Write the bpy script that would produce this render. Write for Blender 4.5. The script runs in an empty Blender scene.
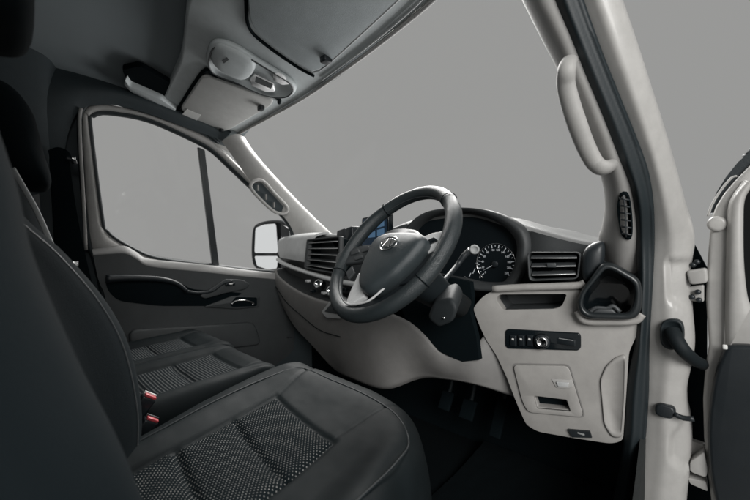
import bpy, bmesh, math, random
from mathutils import Vector, Matrix, noise

random.seed(4)
S = bpy.context.scene
COL = S.collection
PI = math.pi

# ------------------------------------------------------------------ camera, world, lamps, exposure
CAM_P = Vector((1.011, -0.169, 0.812))
YAW, PITCH, ROLL, FPX = 0.777, -0.013, -0.024, 354.85
FW = Vector((-math.sin(YAW) * math.cos(PITCH), math.cos(YAW) * math.cos(PITCH), math.sin(PITCH)))
_r = Vector((math.cos(YAW), math.sin(YAW), 0))
_u = _r.cross(FW)
RT = _r * math.cos(ROLL) + _u * math.sin(ROLL)
UP = _u * math.cos(ROLL) - _r * math.sin(ROLL)
cd = bpy.data.cameras.new('camera')
cam = bpy.data.objects.new('camera', cd)
COL.objects.link(cam)
cam.matrix_world = Matrix(((RT.x, UP.x, -FW.x, CAM_P.x), (RT.y, UP.y, -FW.y, CAM_P.y), (RT.z, UP.z, -FW.z, CAM_P.z), (0, 0, 0, 1)))
cd.sensor_width = 36
cd.lens = FPX / 750 * 36
cd.clip_start = 0.02
cd.clip_end = 200
cd.dof.use_dof = True
cd.dof.focus_distance = 1.05
cd.dof.aperture_fstop = 3.5
S.camera = cam

w = bpy.data.worlds.new('World')
S.world = w
w.use_nodes = True
bg = w.node_tree.nodes['Background']
bg.inputs[0].default_value = (0.314, 0.314, 0.308, 1)
bg.inputs[1].default_value = 1.0


def area(name, loc, to, size, power, col=(1, 1, 1)):
    l = bpy.data.lights.new(name, 'AREA')
    l.shape = 'RECTANGLE'
    l.size, l.size_y = size
    l.energy = power
    l.color = col
    o = bpy.data.objects.new(name, l)
    COL.objects.link(o)
    o.location = loc
    o.rotation_euler = (Vector(to) - Vector(loc)).to_track_quat('-Z', 'Y').to_euler()
    return o


area('softbox_windscreen', (-1.2, 2.9, 3.2), (0.0, 0.7, 0.8), (2.6, 2.0), 330, (1, 0.985, 0.96))
area('softbox_doorway', (2.7, -1.0, 1.75), (0.0, 0.6, 0.7), (1.5, 1.3), 88, (1, 0.988, 0.97))
area('bounce_fill', (-0.3, 2.7, 0.25), (0.0, 0.35, 1.45), (2.4, 0.8), 70, (1, 1, 1))  # added fill behind the dash, stands in for floor bounce onto the headliner
area('mirror_side_fill', (-4.6, -0.8, 1.0), (-1.0, 0.6, 0.9), (1.5, 1.7), 3.2, (1, 1, 1))  # added lamp, placed only to show as a white reflection in the mirror
S.view_settings.view_transform = 'Standard'
S.view_settings.look = 'None'
S.view_settings.exposure = 0
S.view_settings.gamma = 1


# ------------------------------------------------------------------ tracing helper: a sight line met with a real plane of the van
def at(p, x=None, y=None, z=None, pl=None, push=0.0):
    d = FW + RT * (p[0] - 375) / FPX - UP * (p[1] - 250) / FPX
    if x is not None:
        t = (x - CAM_P.x) / d.x
    elif y is not None:
        t = (y - CAM_P.y) / d.y
    elif z is not None:
        t = (z - CAM_P.z) / d.z
    else:
        p0, n = Vector(pl[0]), Vector(pl[1]).normalized()
        t = ((p0 + n * push) - CAM_P).dot(n) / d.dot(n)
    return CAM_P + d * t


def ats(pts, **k):
    return [at(p, **k) for p in pts]


# planes of the van
PL_PANEL = ((0.5, 0.80, 0), (-0.2, 1.0, 0))                 # driver side dash face
PL_PILLAR = ((0, 0.88, 0.8), (0, 0.5, 0.26))                # raked A pillar, above the waist
PL_GLASS = ((-0.9, 0, 0.75), (1, 0, -0.16))                 # passenger door glass, leaning in
PL_VISOR = ((0, 0.66, 1.40), (0, 0.2, 1))                   # underside of the header


# ------------------------------------------------------------------ materials
def mat(name, col, rough=0.5, metal=0.0, bump=0.0, bscale=300.0, var=0.0, coat=0.0, sheen=0.0, spec=0.5, emit=None, voro=False):
    m = bpy.data.materials.new(name)
    m.use_nodes = True
    nt = m.node_tree
    b = nt.nodes['Principled BSDF']
    b.inputs['Base Color'].default_value = (*col, 1)
    b.inputs['Roughness'].default_value = rough
    b.inputs['Metallic'].default_value = metal
    b.inputs['Coat Weight'].default_value = coat
    b.inputs['Coat Roughness'].default_value = 0.08
    b.inputs['Sheen Weight'].default_value = sheen
    b.inputs['Specular IOR Level'].default_value = spec
    tc = nt.nodes.new('ShaderNodeTexCoord')
    if emit:
        b.inputs['Emission Color'].default_value = (*emit[0], 1)
        b.inputs['Emission Strength'].default_value = emit[1]
    if bump:
        if voro:
            n = nt.nodes.new('ShaderNodeTexVoronoi')
            out = n.outputs['Distance']
        else:
            n = nt.nodes.new('ShaderNodeTexNoise')
            n.inputs['Detail'].default_value = 3
            out = n.outputs['Fac']
        n.inputs['Scale'].default_value = bscale
        nt.links.new(tc.outputs['Object'], n.inputs['Vector'])
        bp = nt.nodes.new('ShaderNodeBump')
        bp.inputs['Strength'].default_value = bump
        bp.inputs['Distance'].default_value = 0.001
        nt.links.new(out, bp.inputs['Height'])
        nt.links.new(bp.outputs['Normal'], b.inputs['Normal'])
    if var:
        n2 = nt.nodes.new('ShaderNodeTexNoise')
        n2.inputs['Scale'].default_value = 9
        n2.inputs['Detail'].default_value = 6
        n2.inputs['Roughness'].default_value = 0.65
        nt.links.new(tc.outputs['Object'], n2.inputs['Vector'])
        mr = nt.nodes.new('ShaderNodeMapRange')
        mr.inputs['From Min'].default_value = 0.3
        mr.inputs['From Max'].default_value = 0.7
        mr.inputs['To Min'].default_value = max(0.03, rough - var)
        mr.inputs['To Max'].default_value = min(1, rough + var)
        nt.links.new(n2.outputs['Fac'], mr.inputs['Value'])
        nt.links.new(mr.outputs['Result'], b.inputs['Roughness'])
        if not metal:
            n3 = nt.nodes.new('ShaderNodeTexNoise')
            n3.inputs['Scale'].default_value = 22
            n3.inputs['Detail'].default_value = 8
            n3.inputs['Roughness'].default_value = 0.7
            nt.links.new(tc.outputs['Object'], n3.inputs['Vector'])
            m3 = nt.nodes.new('ShaderNodeMapRange')
            m3.inputs['From Min'].default_value = 0.3
            m3.inputs['From Max'].default_value = 0.7
            nt.links.new(n3.outputs['Fac'], m3.inputs['Value'])
            x3 = nt.nodes.new('ShaderNodeMix')
            x3.data_type = 'RGBA'
            x3.inputs['A'].default_value = (*[c * 0.90 for c in col], 1)
            x3.inputs['B'].default_value = (*[min(1, c * 1.07) for c in col], 1)
            nt.links.new(m3.outputs['Result'], x3.inputs['Factor'])
            nt.links.new(x3.outputs['Result'], b.inputs['Base Color'])
    return m


def pattern_mat(name, base, dot, kind):
    m = mat(name, base, 0.9, spec=0.06)
    nt = m.node_tree
    b = nt.nodes['Principled BSDF']
    uv = nt.nodes.new('ShaderNodeUVMap')
    sep = nt.nodes.new('ShaderNodeSeparateXYZ')
    nt.links.new(uv.outputs['UV'], sep.inputs[0])

    def op(o, a, c=None):
        n = nt.nodes.new('ShaderNodeMath')
        n.operation = o
        for i, v in enumerate((a, c)):
            if v is None:
                continue
            if isinstance(v, (int, float)):
                n.inputs[i].default_value = v
            else:
                nt.links.new(v, n.inputs[i])
        return n.outputs[0]
    if kind == 'dots':
        a = op('SINE', op('MULTIPLY', sep.outputs['X'], PI / 0.0039))
        c = op('SINE', op('MULTIPLY', sep.outputs['Y'], PI / 0.0039))
        h = op('MULTIPLY', a, c)
        lo, hi = 0.66, 0.90
    else:
        a = op('SINE', op('MULTIPLY', sep.outputs['Y'], PI / 0.0042))
        c = op('SINE', op('MULTIPLY', sep.outputs['X'], PI / 0.0026))
        h = op('ADD', a, op('MULTIPLY', c, 0.5))
        lo, hi = 0.35, 1.1
    mr = nt.nodes.new('ShaderNodeMapRange')
    mr.inputs['From Min'].default_value = lo
    mr.inputs['From Max'].default_value = hi
    nt.links.new(h, mr.inputs['Value'])
    tc = nt.nodes.new('ShaderNodeTexCoord')
    nz = nt.nodes.new('ShaderNodeTexNoise')
    nz.inputs['Scale'].default_value = 70
    nz.inputs['Detail'].default_value = 4
    nt.links.new(tc.outputs['Object'], nz.inputs['Vector'])
    fac = op('MULTIPLY', mr.outputs['Result'], op('MULTIPLY', nz.outputs['Fac'], 1.7))
    mx = nt.nodes.new('ShaderNodeMix')
    mx.data_type = 'RGBA'
    mx.inputs['A'].default_value = (*base, 1)
    mx.inputs['B'].default_value = (*dot, 1)
    nt.links.new(fac, mx.inputs['Factor'])
    nt.links.new(mx.outputs['Result'], b.inputs['Base Color'])
    bp = nt.nodes.new('ShaderNodeBump')
    bp.inputs['Strength'].default_value = 0.3
    bp.inputs['Distance'].default_value = 0.0008
    nt.links.new(h, bp.inputs['Height'])
    nt.links.new(bp.outputs['Normal'], b.inputs['Normal'])
    return m


def glass_mat(name, refl=0.06, tint=(1, 1, 1)):
    m = bpy.data.materials.new(name)
    m.use_nodes = True
    nt = m.node_tree
    nt.nodes.clear()
    out = nt.nodes.new('ShaderNodeOutputMaterial')
    mix = nt.nodes.new('ShaderNodeMixShader')
    tr = nt.nodes.new('ShaderNodeBsdfTransparent')
    tr.inputs[0].default_value = (*tint, 1)
    gl = nt.nodes.new('ShaderNodeBsdfGlossy')
    gl.inputs['Roughness'].default_value = 0.02
    mix.inputs[0].default_value = refl
    nt.links.new(tr.outputs[0], mix.inputs[1])
    nt.links.new(gl.outputs[0], mix.inputs[2])
    nt.links.new(mix.outputs[0], out.inputs[0])
    return m


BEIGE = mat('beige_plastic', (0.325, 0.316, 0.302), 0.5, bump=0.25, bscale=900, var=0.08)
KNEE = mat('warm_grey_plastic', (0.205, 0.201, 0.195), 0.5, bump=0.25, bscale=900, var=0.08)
TRIM = mat('light_grey_trim', (0.36, 0.355, 0.343), 0.6, bump=0.3, bscale=700, var=0.06)
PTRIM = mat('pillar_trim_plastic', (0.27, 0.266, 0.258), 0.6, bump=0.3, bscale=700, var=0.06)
PODRIM = mat('pod_rim_plastic', (0.018, 0.022, 0.024), 0.3, var=0.05)
COWL = mat('cowl_plastic', (0.018, 0.022, 0.024), 0.6, bump=0.3, bscale=600, spec=0.3)
SHROUD = mat('column_shroud_plastic', (0.008, 0.012, 0.014), 0.65, bump=0.3, bscale=600, spec=0.25)
KICK = mat('kick_carpet', (0.035, 0.038, 0.038), 1.0, bump=1.0, bscale=170, spec=0.05)
DASH = mat('dark_dash_plastic', (0.040, 0.044, 0.046), 0.55, bump=0.5, bscale=500, var=0.08)
DASHTOP = mat('grey_dash_top', (0.13, 0.135, 0.135), 0.5, bump=0.5, bscale=500, var=0.08)
SATIN = mat('satin_grey_pad', (0.50, 0.51, 0.51), 0.34, bump=0.15, bscale=800, var=0.08)
BLACK = mat('black_plastic', (0.012, 0.016, 0.019), 0.42, bump=0.2, bscale=600, var=0.08)
GREYPL = mat('charcoal_plastic', (0.05, 0.055, 0.058), 0.42, bump=0.2, bscale=600, var=0.08)
GLOSS = mat('gloss_black', (0.006, 0.009, 0.011), 0.12)
VOID = mat('deep_black', (0.004, 0.007, 0.0085), 0.9, spec=0.05)
RUBBER = mat('rubber_seal', (0.008, 0.014, 0.017), 0.55, bump=0.3, bscale=250)
BRIGHT = mat('bright_silver_trim', (0.62, 0.63, 0.63), 0.28, 0.0, coat=0.4, var=0.06)
CHROME = mat('chrome', (0.80, 0.80, 0.80), 0.16, 1.0, var=0.05)
SILVER = mat('satin_silver', (0.55, 0.56, 0.56), 0.3, 0.35, var=0.06)
PAINT = mat('white_paint', (0.39, 0.384, 0.370), 0.36, coat=0.15, var=0.08, bump=0.06, bscale=30)
HEAD = mat('headliner_fabric', (0.19, 0.22, 0.232), 0.95, bump=0.6, bscale=900, sheen=0.1)
CONSOLE = mat('overhead_plastic', (0.50, 0.535, 0.54), 0.55, bump=0.3, bscale=800, var=0.06)
DARKTRIM = mat('dark_trim', (0.026, 0.037, 0.042), 0.65, bump=0.4, bscale=500, var=0.06)
DOORTRIM = mat('door_trim_plastic', (0.042, 0.047, 0.049), 0.6, bump=0.5, bscale=500, var=0.08)
DOORSILL = mat('door_sill_plastic', (0.26, 0.26, 0.255), 0.5, bump=0.4, bscale=600, var=0.08)
FABRIC = mat('black_seat_fabric', (0.0055, 0.0092, 0.0112), 0.8, bump=0.6, bscale=900, spec=0.12)
VINYL = mat('charcoal_seat_vinyl', (0.0062, 0.0094, 0.0106), 0.6, bump=0.22, bscale=1100, spec=0.13, var=0.08, voro=True)
LEATHER = mat('wheel_leather', (0.021, 0.0275, 0.030), 0.40, bump=0.6, bscale=650, var=0.10, voro=True)
COVER = mat('airbag_cover_plastic', (0.034, 0.043, 0.047), 0.40, bump=0.5, bscale=700, var=0.06, voro=True)
STITCH = mat('seat_piping', (0.012, 0.016, 0.018), 0.5, spec=0.3)
DOTS = pattern_mat('dotted_seat_fabric', (0.005, 0.008, 0.0095), (0.27, 0.27, 0.262), 'dots')
RIBS = pattern_mat('ribbed_seat_fabric', (0.010, 0.013, 0.015), (0.11, 0.115, 0.115), 'ribs')
CARPET = mat('floor_carpet', (0.0025, 0.0045, 0.0055), 0.95, bump=1.0, bscale=260, spec=0.1)
RED = mat('red_button', (0.40, 0.05, 0.06), 0.4)
STRAP = mat('belt_webbing', (0.30, 0.31, 0.31), 0.7, bump=0.5, bscale=800)
WHITE = mat('white_label', (0.75, 0.75, 0.73), 0.6)
DIALB = mat('dial_black', (0.005, 0.008, 0.010), 0.45, spec=0.25)
DIALW = mat('dial_white', (0.42, 0.44, 0.46), 0.5, emit=((0.8, 0.85, 0.9), 0.14))
SCREEN = mat('screen_glass', (0.01, 0.02, 0.035), 0.1, emit=((0.04, 0.07, 0.11), 0.15))
SCREENB = mat('screen_tile', (0.05, 0.12, 0.22), 0.1, emit=((0.16, 0.26, 0.38), 0.25))
LENS = mat('lamp_lens', (0.92, 0.92, 0.92), 0.25, coat=0.5)
MIRROR = mat('mirror_glass', (0.86, 0.88, 0.89), 0.03, 1.0)
GLASS = glass_mat('clear_glass', 0.008)
GAUGEGLASS = glass_mat('gauge_glass', 0.05)

# ------------------------------------------------------------------ builders


def link(name, me, m, parent, smooth=True, bevel=0.0, seg=2, solid=0.0, off=0.0, sub=0, label=None):
    o = bpy.data.objects.new(name, me)
    COL.objects.link(o)
    ms = m if isinstance(m, (list, tuple)) else [m]
    for k in ms:
        me.materials.append(k)
    if parent:
        o.parent = parent
    if smooth:
        me.shade_smooth()
    if solid:
        s = o.modifiers.new('solid', 'SOLIDIFY')
        s.thickness = solid
        s.offset = off
    if bevel:
        b = o.modifiers.new('bevel', 'BEVEL')
        b.width = bevel
        b.segments = seg
        b.limit_method = 'ANGLE'
        b.angle_limit = math.radians(35)
        b.harden_normals = False
    if sub:
        u = o.modifiers.new('sub', 'SUBSURF')
        u.levels = u.render_levels = sub
    if smooth and (bevel or solid):
        e = o.modifiers.new('split', 'EDGE_SPLIT')
        e.split_angle = math.radians(50)
    if label:
        o['label'] = label
    return o


def bm_done(bm, name, m, parent, **k):
    bmesh.ops.recalc_face_normals(bm, faces=bm.faces)
    me = bpy.data.meshes.new(name)
    bm.to_mesh(me)
    bm.free()
    return link(name, me, m, parent, **k)


def cr(pts, n, closed=False):
    """Catmull-Rom resample to n points per span"""
    P = [Vector(p) for p in pts]
    N = len(P)
    out = []
    spans = N if closed else N - 1
    for i in range(spans):
        if closed:
            a, b, c, d = P[i - 1], P[i], P[(i + 1) % N], P[(i + 2) % N]
        else:
            b, c = P[i], P[i + 1]
            a = P[i - 1] if i else b * 2 - c
            d = P[i + 2] if i + 2 < N else c * 2 - b
        for k in range(n):
            t = k / n
            out.append(0.5 * ((2 * b) + (c - a) * t + (2 * a - 5 * b + 4 * c - d) * t * t + (3 * b - a - 3 * c + d) * t ** 3))
    if not closed:
        out.append(P[-1])
    return out


def arclen(pts, n, closed=True):
    P = [Vector(p) for p in pts]
    Q = P + [P[0]] if closed else P
    L = [0]
    for a, b in zip(Q, Q[1:]):
        L.append(L[-1] + (b - a).length)
    out = []
    m = n if closed else n - 1
    j = 0
    for i in range(n):
        s = L[-1] * i / m
        while j < len(L) - 2 and L[j + 1] < s:
            j += 1
        t = (s - L[j]) / max(1e-9, L[j + 1] - L[j])
        out.append(Q[j].lerp(Q[j + 1], min(1, t)))
    return out


def round_corners(pts, r, n=4):
    P = [Vector(p) for p in pts]
    out = []
    for i in range(len(P)):
        a, b, c = P[i - 1], P[i], P[(i + 1) % len(P)]
        ra = min(r, (a - b).length * 0.45)
        rc = min(r, (c - b).length * 0.45)
        s, e = b + (a - b).normalized() * ra, b + (c - b).normalized() * rc
        for k in range(n + 1):
            t = k / n
            out.append(s * (1 - t) ** 2 + b * 2 * t * (1 - t) + e * t * t)
    return out


def plate(name, outer, vec, m, parent, holes=(), bevel=0.0, **k):
    """a flat outline with holes, given thickness along vec"""
    bm = bmesh.new()
    edges = []
    vec = Vector(vec)
    for lp in (outer, *holes):
        vs = [bm.verts.new(p) for p in lp]
        edges += [bm.edges.new((vs[i], vs[(i + 1) % len(vs)])) for i in range(len(vs))]
    if holes:
        bmesh.ops.triangle_fill(bm, use_beauty=True, use_dissolve=False, edges=edges)
    else:
        bm.faces.new(bm.verts)
    r = bmesh.ops.extrude_face_region(bm, geom=list(bm.faces))
    bmesh.ops.translate(bm, verts=[v for v in r['geom'] if isinstance(v, bmesh.types.BMVert)], vec=vec)
    if not bevel:
        k['smooth'] = False
    return bm_done(bm, name, m, parent, bevel=bevel, **k)


def cavity(name, outline, vec, m, parent, shrink=0.9, **k):
    """an open pocket: walls going in along vec and a floor"""
    bm = bmesh.new()
    P = [Vector(p) for p in outline]
    c = sum(P, Vector()) / len(P)
    vec = Vector(vec)
    a = [bm.verts.new(p) for p in P]
    b = [bm.verts.new(c + (p - c) * shrink + vec) for p in P]
    n = len(P)
    for i in range(n):
        bm.faces.new((a[i], a[(i + 1) % n], b[(i + 1) % n], b[i]))
    bm.faces.new(b)
    return bm_done(bm, name, m, parent, smooth=True, solid=0.002, **k)


def loftloops(name, loops, m, parent, cap=True, **k):
    """closed loops of equal count joined in order"""
    bm = bmesh.new()
    V = [[bm.verts.new(p) for p in lp] for lp in loops]
    n = len(V[0])
    for a, b in zip(V, V[1:]):
        for i in range(n):
            bm.faces.new((a[i], a[(i + 1) % n], b[(i + 1) % n], b[i]))
    if cap:
        bm.faces.new(V[0])
        bm.faces.new(V[-1])
    return bm_done(bm, name, m, parent, **k)


def surf(name, rows, m, parent, nu=6, nv=6, solid=0.0, **k):
    R = [cr(r, nu) for r in rows]
    cols = [cr([r[i] for r in R], nv) for i in range(len(R[0]))]
    bm = bmesh.new()
    V = [[bm.verts.new(p) for p in c] for c in cols]
    for a, b in zip(V, V[1:]):
        for i in range(len(a) - 1):
            bm.faces.new((a[i], a[i + 1], b[i + 1], b[i]))
    return bm_done(bm, name, m, parent, solid=solid, **k)


def tube_bm(bm, pts, rad, res=12, closed=False, flat=1.0, up=None):
    P = [Vector(p) for p in pts]
    N = len(P)
    rings = []
    prev = None
    for i in range(N):
        a = P[i - 1] if (i or closed) else P[i]
        b = P[(i + 1) % N] if (i < N - 1 or closed) else P[i]
        t = (b - a).normalized()
        if up is not None:
            nrm = Vector(up) - t * Vector(up).dot(t)
        elif prev is None:
            h = Vector((0, 0, 1)) if abs(t.z) < 0.9 else Vector((1, 0, 0))
            nrm = h - t * h.dot(t)
        else:
            nrm = prev - t * prev.dot(t)
        nrm.normalize()
        prev = nrm
        bn = t.cross(nrm)
        r = rad(i / (N - 1)) if callable(rad) else rad
        rings.append([bm.verts.new(P[i] + nrm * (r * flat * math.cos(2 * PI * j / res)) + bn * (r * math.sin(2 * PI * j / res))) for j in range(res)])
    for i in range(N if closed else N - 1):
        a, b = rings[i], rings[(i + 1) % N]
        for j in range(res):
            bm.faces.new((a[j], a[(j + 1) % res], b[(j + 1) % res], b[j]))
    if not closed:
        bm.faces.new(rings[0])
        bm.faces.new(rings[-1])


def tube(name, pts, rad, m, parent, n=6, res=12, closed=False, flat=1.0, up=None, **k):
    bm = bmesh.new()
    tube_bm(bm, cr(pts, n, closed) if n > 1 else pts, rad, res, closed, flat, up)
    return bm_done(bm, name, m, parent, **k)


def box_bm(bm, c, size, rot=None):
    M = Matrix.Translation(c) @ (rot.to_4x4() if rot else Matrix()) @ Matrix.Diagonal((*size, 1))
    bmesh.ops.create_cube(bm, size=1, matrix=M)


def box(name, c, size, m, parent, bevel=0.004, rot=None, seg=3, **k):
    bm = bmesh.new()
    box_bm(bm, Vector(c), size, rot)
    return bm_done(bm, name, m, parent, bevel=bevel, seg=seg, **k)


def frame_of(n, upv=(0, 0, 1)):
    """rotation whose z is n and whose y is close to upv"""
    n = Vector(n).normalized()
    x = Vector(upv).cross(n).normalized()
    y = n.cross(x)
    return Matrix((x, y, n)).transposed()


def lathe(name, c, axis, prof, m, parent, res=32, **k):
    R = frame_of(axis, (0, 0, 1) if abs(Vector(axis).normalized().z) < 0.9 else (0, 1, 0))
    bm = bmesh.new()
    c = Vector(c)
    rings = []
    for r, h in prof:
        rings.append([bm.verts.new(c + R @ Vector((r * math.cos(2 * PI * j / res), r * math.sin(2 * PI * j / res), h))) for j in range(res)])
    for a, b in zip(rings, rings[1:]):
        for j in range(res):
            bm.faces.new((a[j], a[(j + 1) % res], b[(j + 1) % res], b[j]))
    bm.faces.new(rings[0])
    bm.faces.new(rings[-1])
    return bm_done(bm, name, m, parent, **k)


def empty(name, loc, parent=None, label=None):
    o = bpy.data.objects.new(name, None)
    COL.objects.link(o)
    o.empty_display_size = 0.05
    if parent:
        o.parent = parent
    o.location = loc
    if label:
        o['label'] = label
    return o


def text_bm(bm, s, size, M):
    cu = bpy.data.curves.new('t', 'FONT')
    cu.body = s
    cu.size = size
    cu.align_x = 'CENTER'
    cu.align_y = 'CENTER'
    o = bpy.data.objects.new('t', cu)
    COL.objects.link(o)
    dg = bpy.context.evaluated_depsgraph_get()
    me = bpy.data.meshes.new_from_object(o.evaluated_get(dg))
    me.transform(M)
    bm.from_mesh(me)
    bpy.data.objects.remove(o)
    bpy.data.meshes.remove(me)


# ------------------------------------------------------------------ the van
van = empty('van', (0, 0, 0))
van['label'] = 'white right-hand-drive van, its cab seen through the open driver door'
van['category'] = 'van'

# ---- shell: floor, firewall, rear wall, roof, sill, rear pillars
plate('floor', [(-0.95, -0.75, 0), (0.93, -0.75, 0), (0.93, 1.25, 0), (-0.95, 1.25, 0)], (0, 0, -0.06), CARPET, van, label='black carpeted cab floor')
surf('firewall', [[(-0.98, 1.12, 0), (-0.5, 1.14, 0), (0, 1.14, 0), (0.5, 1.14, 0), (0.96, 1.12, 0)], [(-0.98, 1.13, 0.4), (-0.5, 1.18, 0.4), (0, 1.2, 0.4), (0.5, 1.18, 0.4), (0.96, 1.13, 0.4)], [(-0.93, 1.16, 0.868), (-0.5, 1.29, 0.868), (0, 1.345, 0.868), (0.5, 1.29, 0.845), (0.90, 1.16, 0.775)]], VOID, van, solid=0.02)
surf('bulkhead', [[(-0.93, -0.62, 0), (0, -0.62, 0), (0.93, -0.62, 0)], [(-0.92, -0.62, 0.8), (0, -0.62, 0.8), (0.92, -0.62, 0.8)], [(-0.82, -0.62, 1.56), (0, -0.62, 1.62), (0.82, -0.62, 1.56)]], DARKTRIM, van, solid=0.02)

# headliner: one upholstered shell, dropping to the cant rails and the windscreen header
HX = (-0.84, -0.80, -0.68, -0.4, 0.0, 0.4, 0.68, 0.80, 0.84)
HD = (-0.10, -0.05, -0.012, 0.0, 0.004, 0.0, -0.012, -0.05, -0.10)
rows = []
for y, z in ((-0.62, 1.565), (-0.2, 1.565), (0.05, 1.555), (0.25, 1.525), (0.45, 1.48), (0.68, 1.432)):
    rows.append([(x * (1.0 if y < 0.5 else 0.98), y - (0.115 * (max(0, x) / 0.5) ** 1.4 if y > 0.6 else 0.05 * (max(0, x) / 0.5) ** 1.4 if y > 0.4 else 0), z + d) for x, d in zip(HX, HD)])
surf('headliner', rows, HEAD, van, nu=5, nv=6, solid=0.015, label='dark grey fabric headliner')
rows = []
for y, z in ((-0.7, 1.62), (0.0, 1.62), (0.4, 1.56), (0.70, 1.46)):
    rows.append([(x * 1.12, y - (0.17 * (max(0, x) / 0.5) ** 1.4 if y > 0.6 else 0.08 * (max(0, x) / 0.5) ** 1.4 if y > 0.3 else 0), z + d * 1.2) for x, d in zip(HX, HD)])
surf('roof_skin', rows, PAINT, van, nu=4, nv=5, solid=0.01)

# windscreen
top = [(-0.80, 0.70, 1.405), (-0.45, 0.715, 1.415), (0, 0.705, 1.418), (0.4, 0.60, 1.425), (0.76, 0.47, 1.42)]
bot = [(-0.86, 1.20, 0.865), (-0.5, 1.30, 0.865), (0, 1.34, 0.865), (0.5, 1.30, 0.855), (0.86, 1.15, 0.785)]
surf('windscreen', [top, [(Vector(a) + Vector(b)) / 2 + Vector((0, 0.02, 0.015)) for a, b in zip(top, bot)], bot], GLASS, van, nu=6, nv=6)

# ---- overhead header console and visors
console = plate('overhead_console', round_corners(ats([(163, 100), (178, 113), (198, 125), (222, 134), (240, 133), (275, 113), (300, 99), (320, 86), (402, 25), (434, -2), (475, -45), (255, -60), (196, -30), (186, 12), (183, 45), (180, 62), (168, 88)], pl=PL_VISOR), 0.03), (0, 0.004, 0.045), CONSOLE, van, bevel=0.010, seg=3, label='grey plastic overhead console of the windscreen header')
# raised front lip of the header
tube('header_lip', ats([(238, 134), (275, 114), (300, 100), (320, 87), (362, 57), (402, 26), (434, -1), (478, -45)], pl=PL_VISOR, push=-0.004), 0.0065, TRIM, console, n=5, res=8)


def visor(outline, label, clip_px, n=-0.020):
    v = plate('sun_visor', round_corners(ats(outline, pl=PL_VISOR, push=n), 0.035, 5), (0, 0.003, 0.014), SATINV, van, bevel=0.006, seg=3, label=label)
    return v


SATINV = mat('visor_vinyl', (0.50, 0.50, 0.485), 0.62, bump=0.5, bscale=600, var=0.06)
SATIND = mat('visor_vinyl_dark', (0.35, 0.385, 0.395), 0.62, bump=0.5, bscale=600, var=0.06)
v1 = visor([(203, 75), (180, 109), (196, 123), (218, 131), (228, 131), (271, 106), (274, 100), (234, 86)], 'folded up grey sun visor with a white label', None)
plate('warning_label', ats([(187, 109), (201, 115), (195, 123), (180, 117)], pl=PL_VISOR, push=-0.023), (0, 0, 0.0015), WHITE, v1)
tube('visor_recess', ats([(178, 109), (203, 72), (214, 75), (235, 82), (276, 97), (279, 103)], pl=PL_VISOR, push=-0.006), 0.007, VOID, v1, n=5, res=8)
box('visor_clip', at((261, 108), pl=PL_VISOR, push=-0.028), (0.03, 0.02, 0.02), BLACK, v1)
box('visor_hinge', at((221, 130), pl=PL_VISOR, push=-0.022), (0.04, 0.016, 0.016), BLACK, v1)
v2 = plate('sun_visor', round_corners(ats([(248, -45), (248, 0), (251, 25), (266, 41), (298, 63), (313, 72), (326, 66), (398, 0), (440, -42)], pl=PL_VISOR, push=-0.024), 0.03, 5), (0, 0.003, 0.014), SATIND, van, bevel=0.006, seg=3, label='wide dark grey sun visor over the driver')
box('visor_clip', at((326, 59), pl=PL_VISOR, push=-0.026), (0.028, 0.03, 0.024), BLACK, v2)
tube('visor_recess', ats([(246, -40), (246, 0), (249, 27), (265, 44), (296, 66), (314, 76)], pl=PL_VISOR, push=-0.006), 0.005, VOID, v2, n=5, res=8)
tube('visor_piping', ats([(314, 72), (327, 65), (398, 0), (440, -42)], pl=PL_VISOR, push=-0.022), 0.003, SATIN, v2, n=3, res=6)

tube('header_highlight', ats([(322, 80), (362, 51), (400, 20), (430, -8), (472, -50)], pl=PL_VISOR, push=-0.006), 0.0025, SATIN, console, n=5, res=6)  # pale tube standing in for a narrow highlight along the header edge

# map light pod between the visors
pod_px = [(208, 47), (211, 41), (219, 38), (236, 43), (257, 56), (278, 69), (292, 78), (297, 86), (292, 93), (283, 95), (268, 93), (250, 86), (238, 80), (222, 74), (211, 68), (206, 58)]
pod = ats(pod_px, pl=PL_VISOR, push=-0.004)


def scaled(lp, s, v=(0, 0, 0)):
    c = sum((Vector(p) for p in lp), Vector()) / len(lp)
    return [c + (Vector(p) - c) * s + Vector(v) for p in lp]


L0 = arclen(cr(pod, 5, True), 60)
dn = Vector((0, -0.2, -1)).normalized()
lamp = loftloops('map_light', [L0, scaled(L0, 0.99, dn * 0.012), scaled(L0, 0.95, dn * 0.018), scaled(L0, 0.90, dn * 0.018), scaled(L0, 0.87, dn * 0.010)], CONSOLE, van, label='long oval map light console between the sun visors')
gp = [(213, 47), (219, 42), (235, 47), (252, 57), (256, 64), (252, 73), (243, 78), (229, 73), (216, 65), (211, 56)]
Lg = arclen(cr(ats(gp, pl=PL_VISOR, push=-0.016), 4, True), 48)
loftloops('sunglass_holder', [Lg, scaled(Lg, 0.97, dn * 0.008), scaled(Lg, 0.85, dn * 0.016), scaled(Lg, 0.5, dn * 0.021)], CONSOLE, lamp)
for px in ([(273, 70), (283, 74), (291, 82), (283, 83), (273, 78)], [(250, 77), (254, 73), (274, 83), (276, 90), (266, 90), (251, 83)]):
    loftloops('lamp_lens', [arclen(ats(px, pl=PL_VISOR, push=-0.014), 24), scaled(arclen(ats(px, pl=PL_VISOR, push=-0.014), 24), 0.93, dn * 0.009)], LENS, lamp)
plate('lens_divider', ats([(256, 76), (273, 84), (271, 88), (255, 81)], pl=PL_VISOR, push=-0.0245), dn * 0.003, GREYPL, lamp)
tube('pod_rim', cr(scaled(L0, 0.925, dn * 0.018), 1, True), 0.0032, GREYPL, lamp, n=1, res=6, closed=True)
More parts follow.
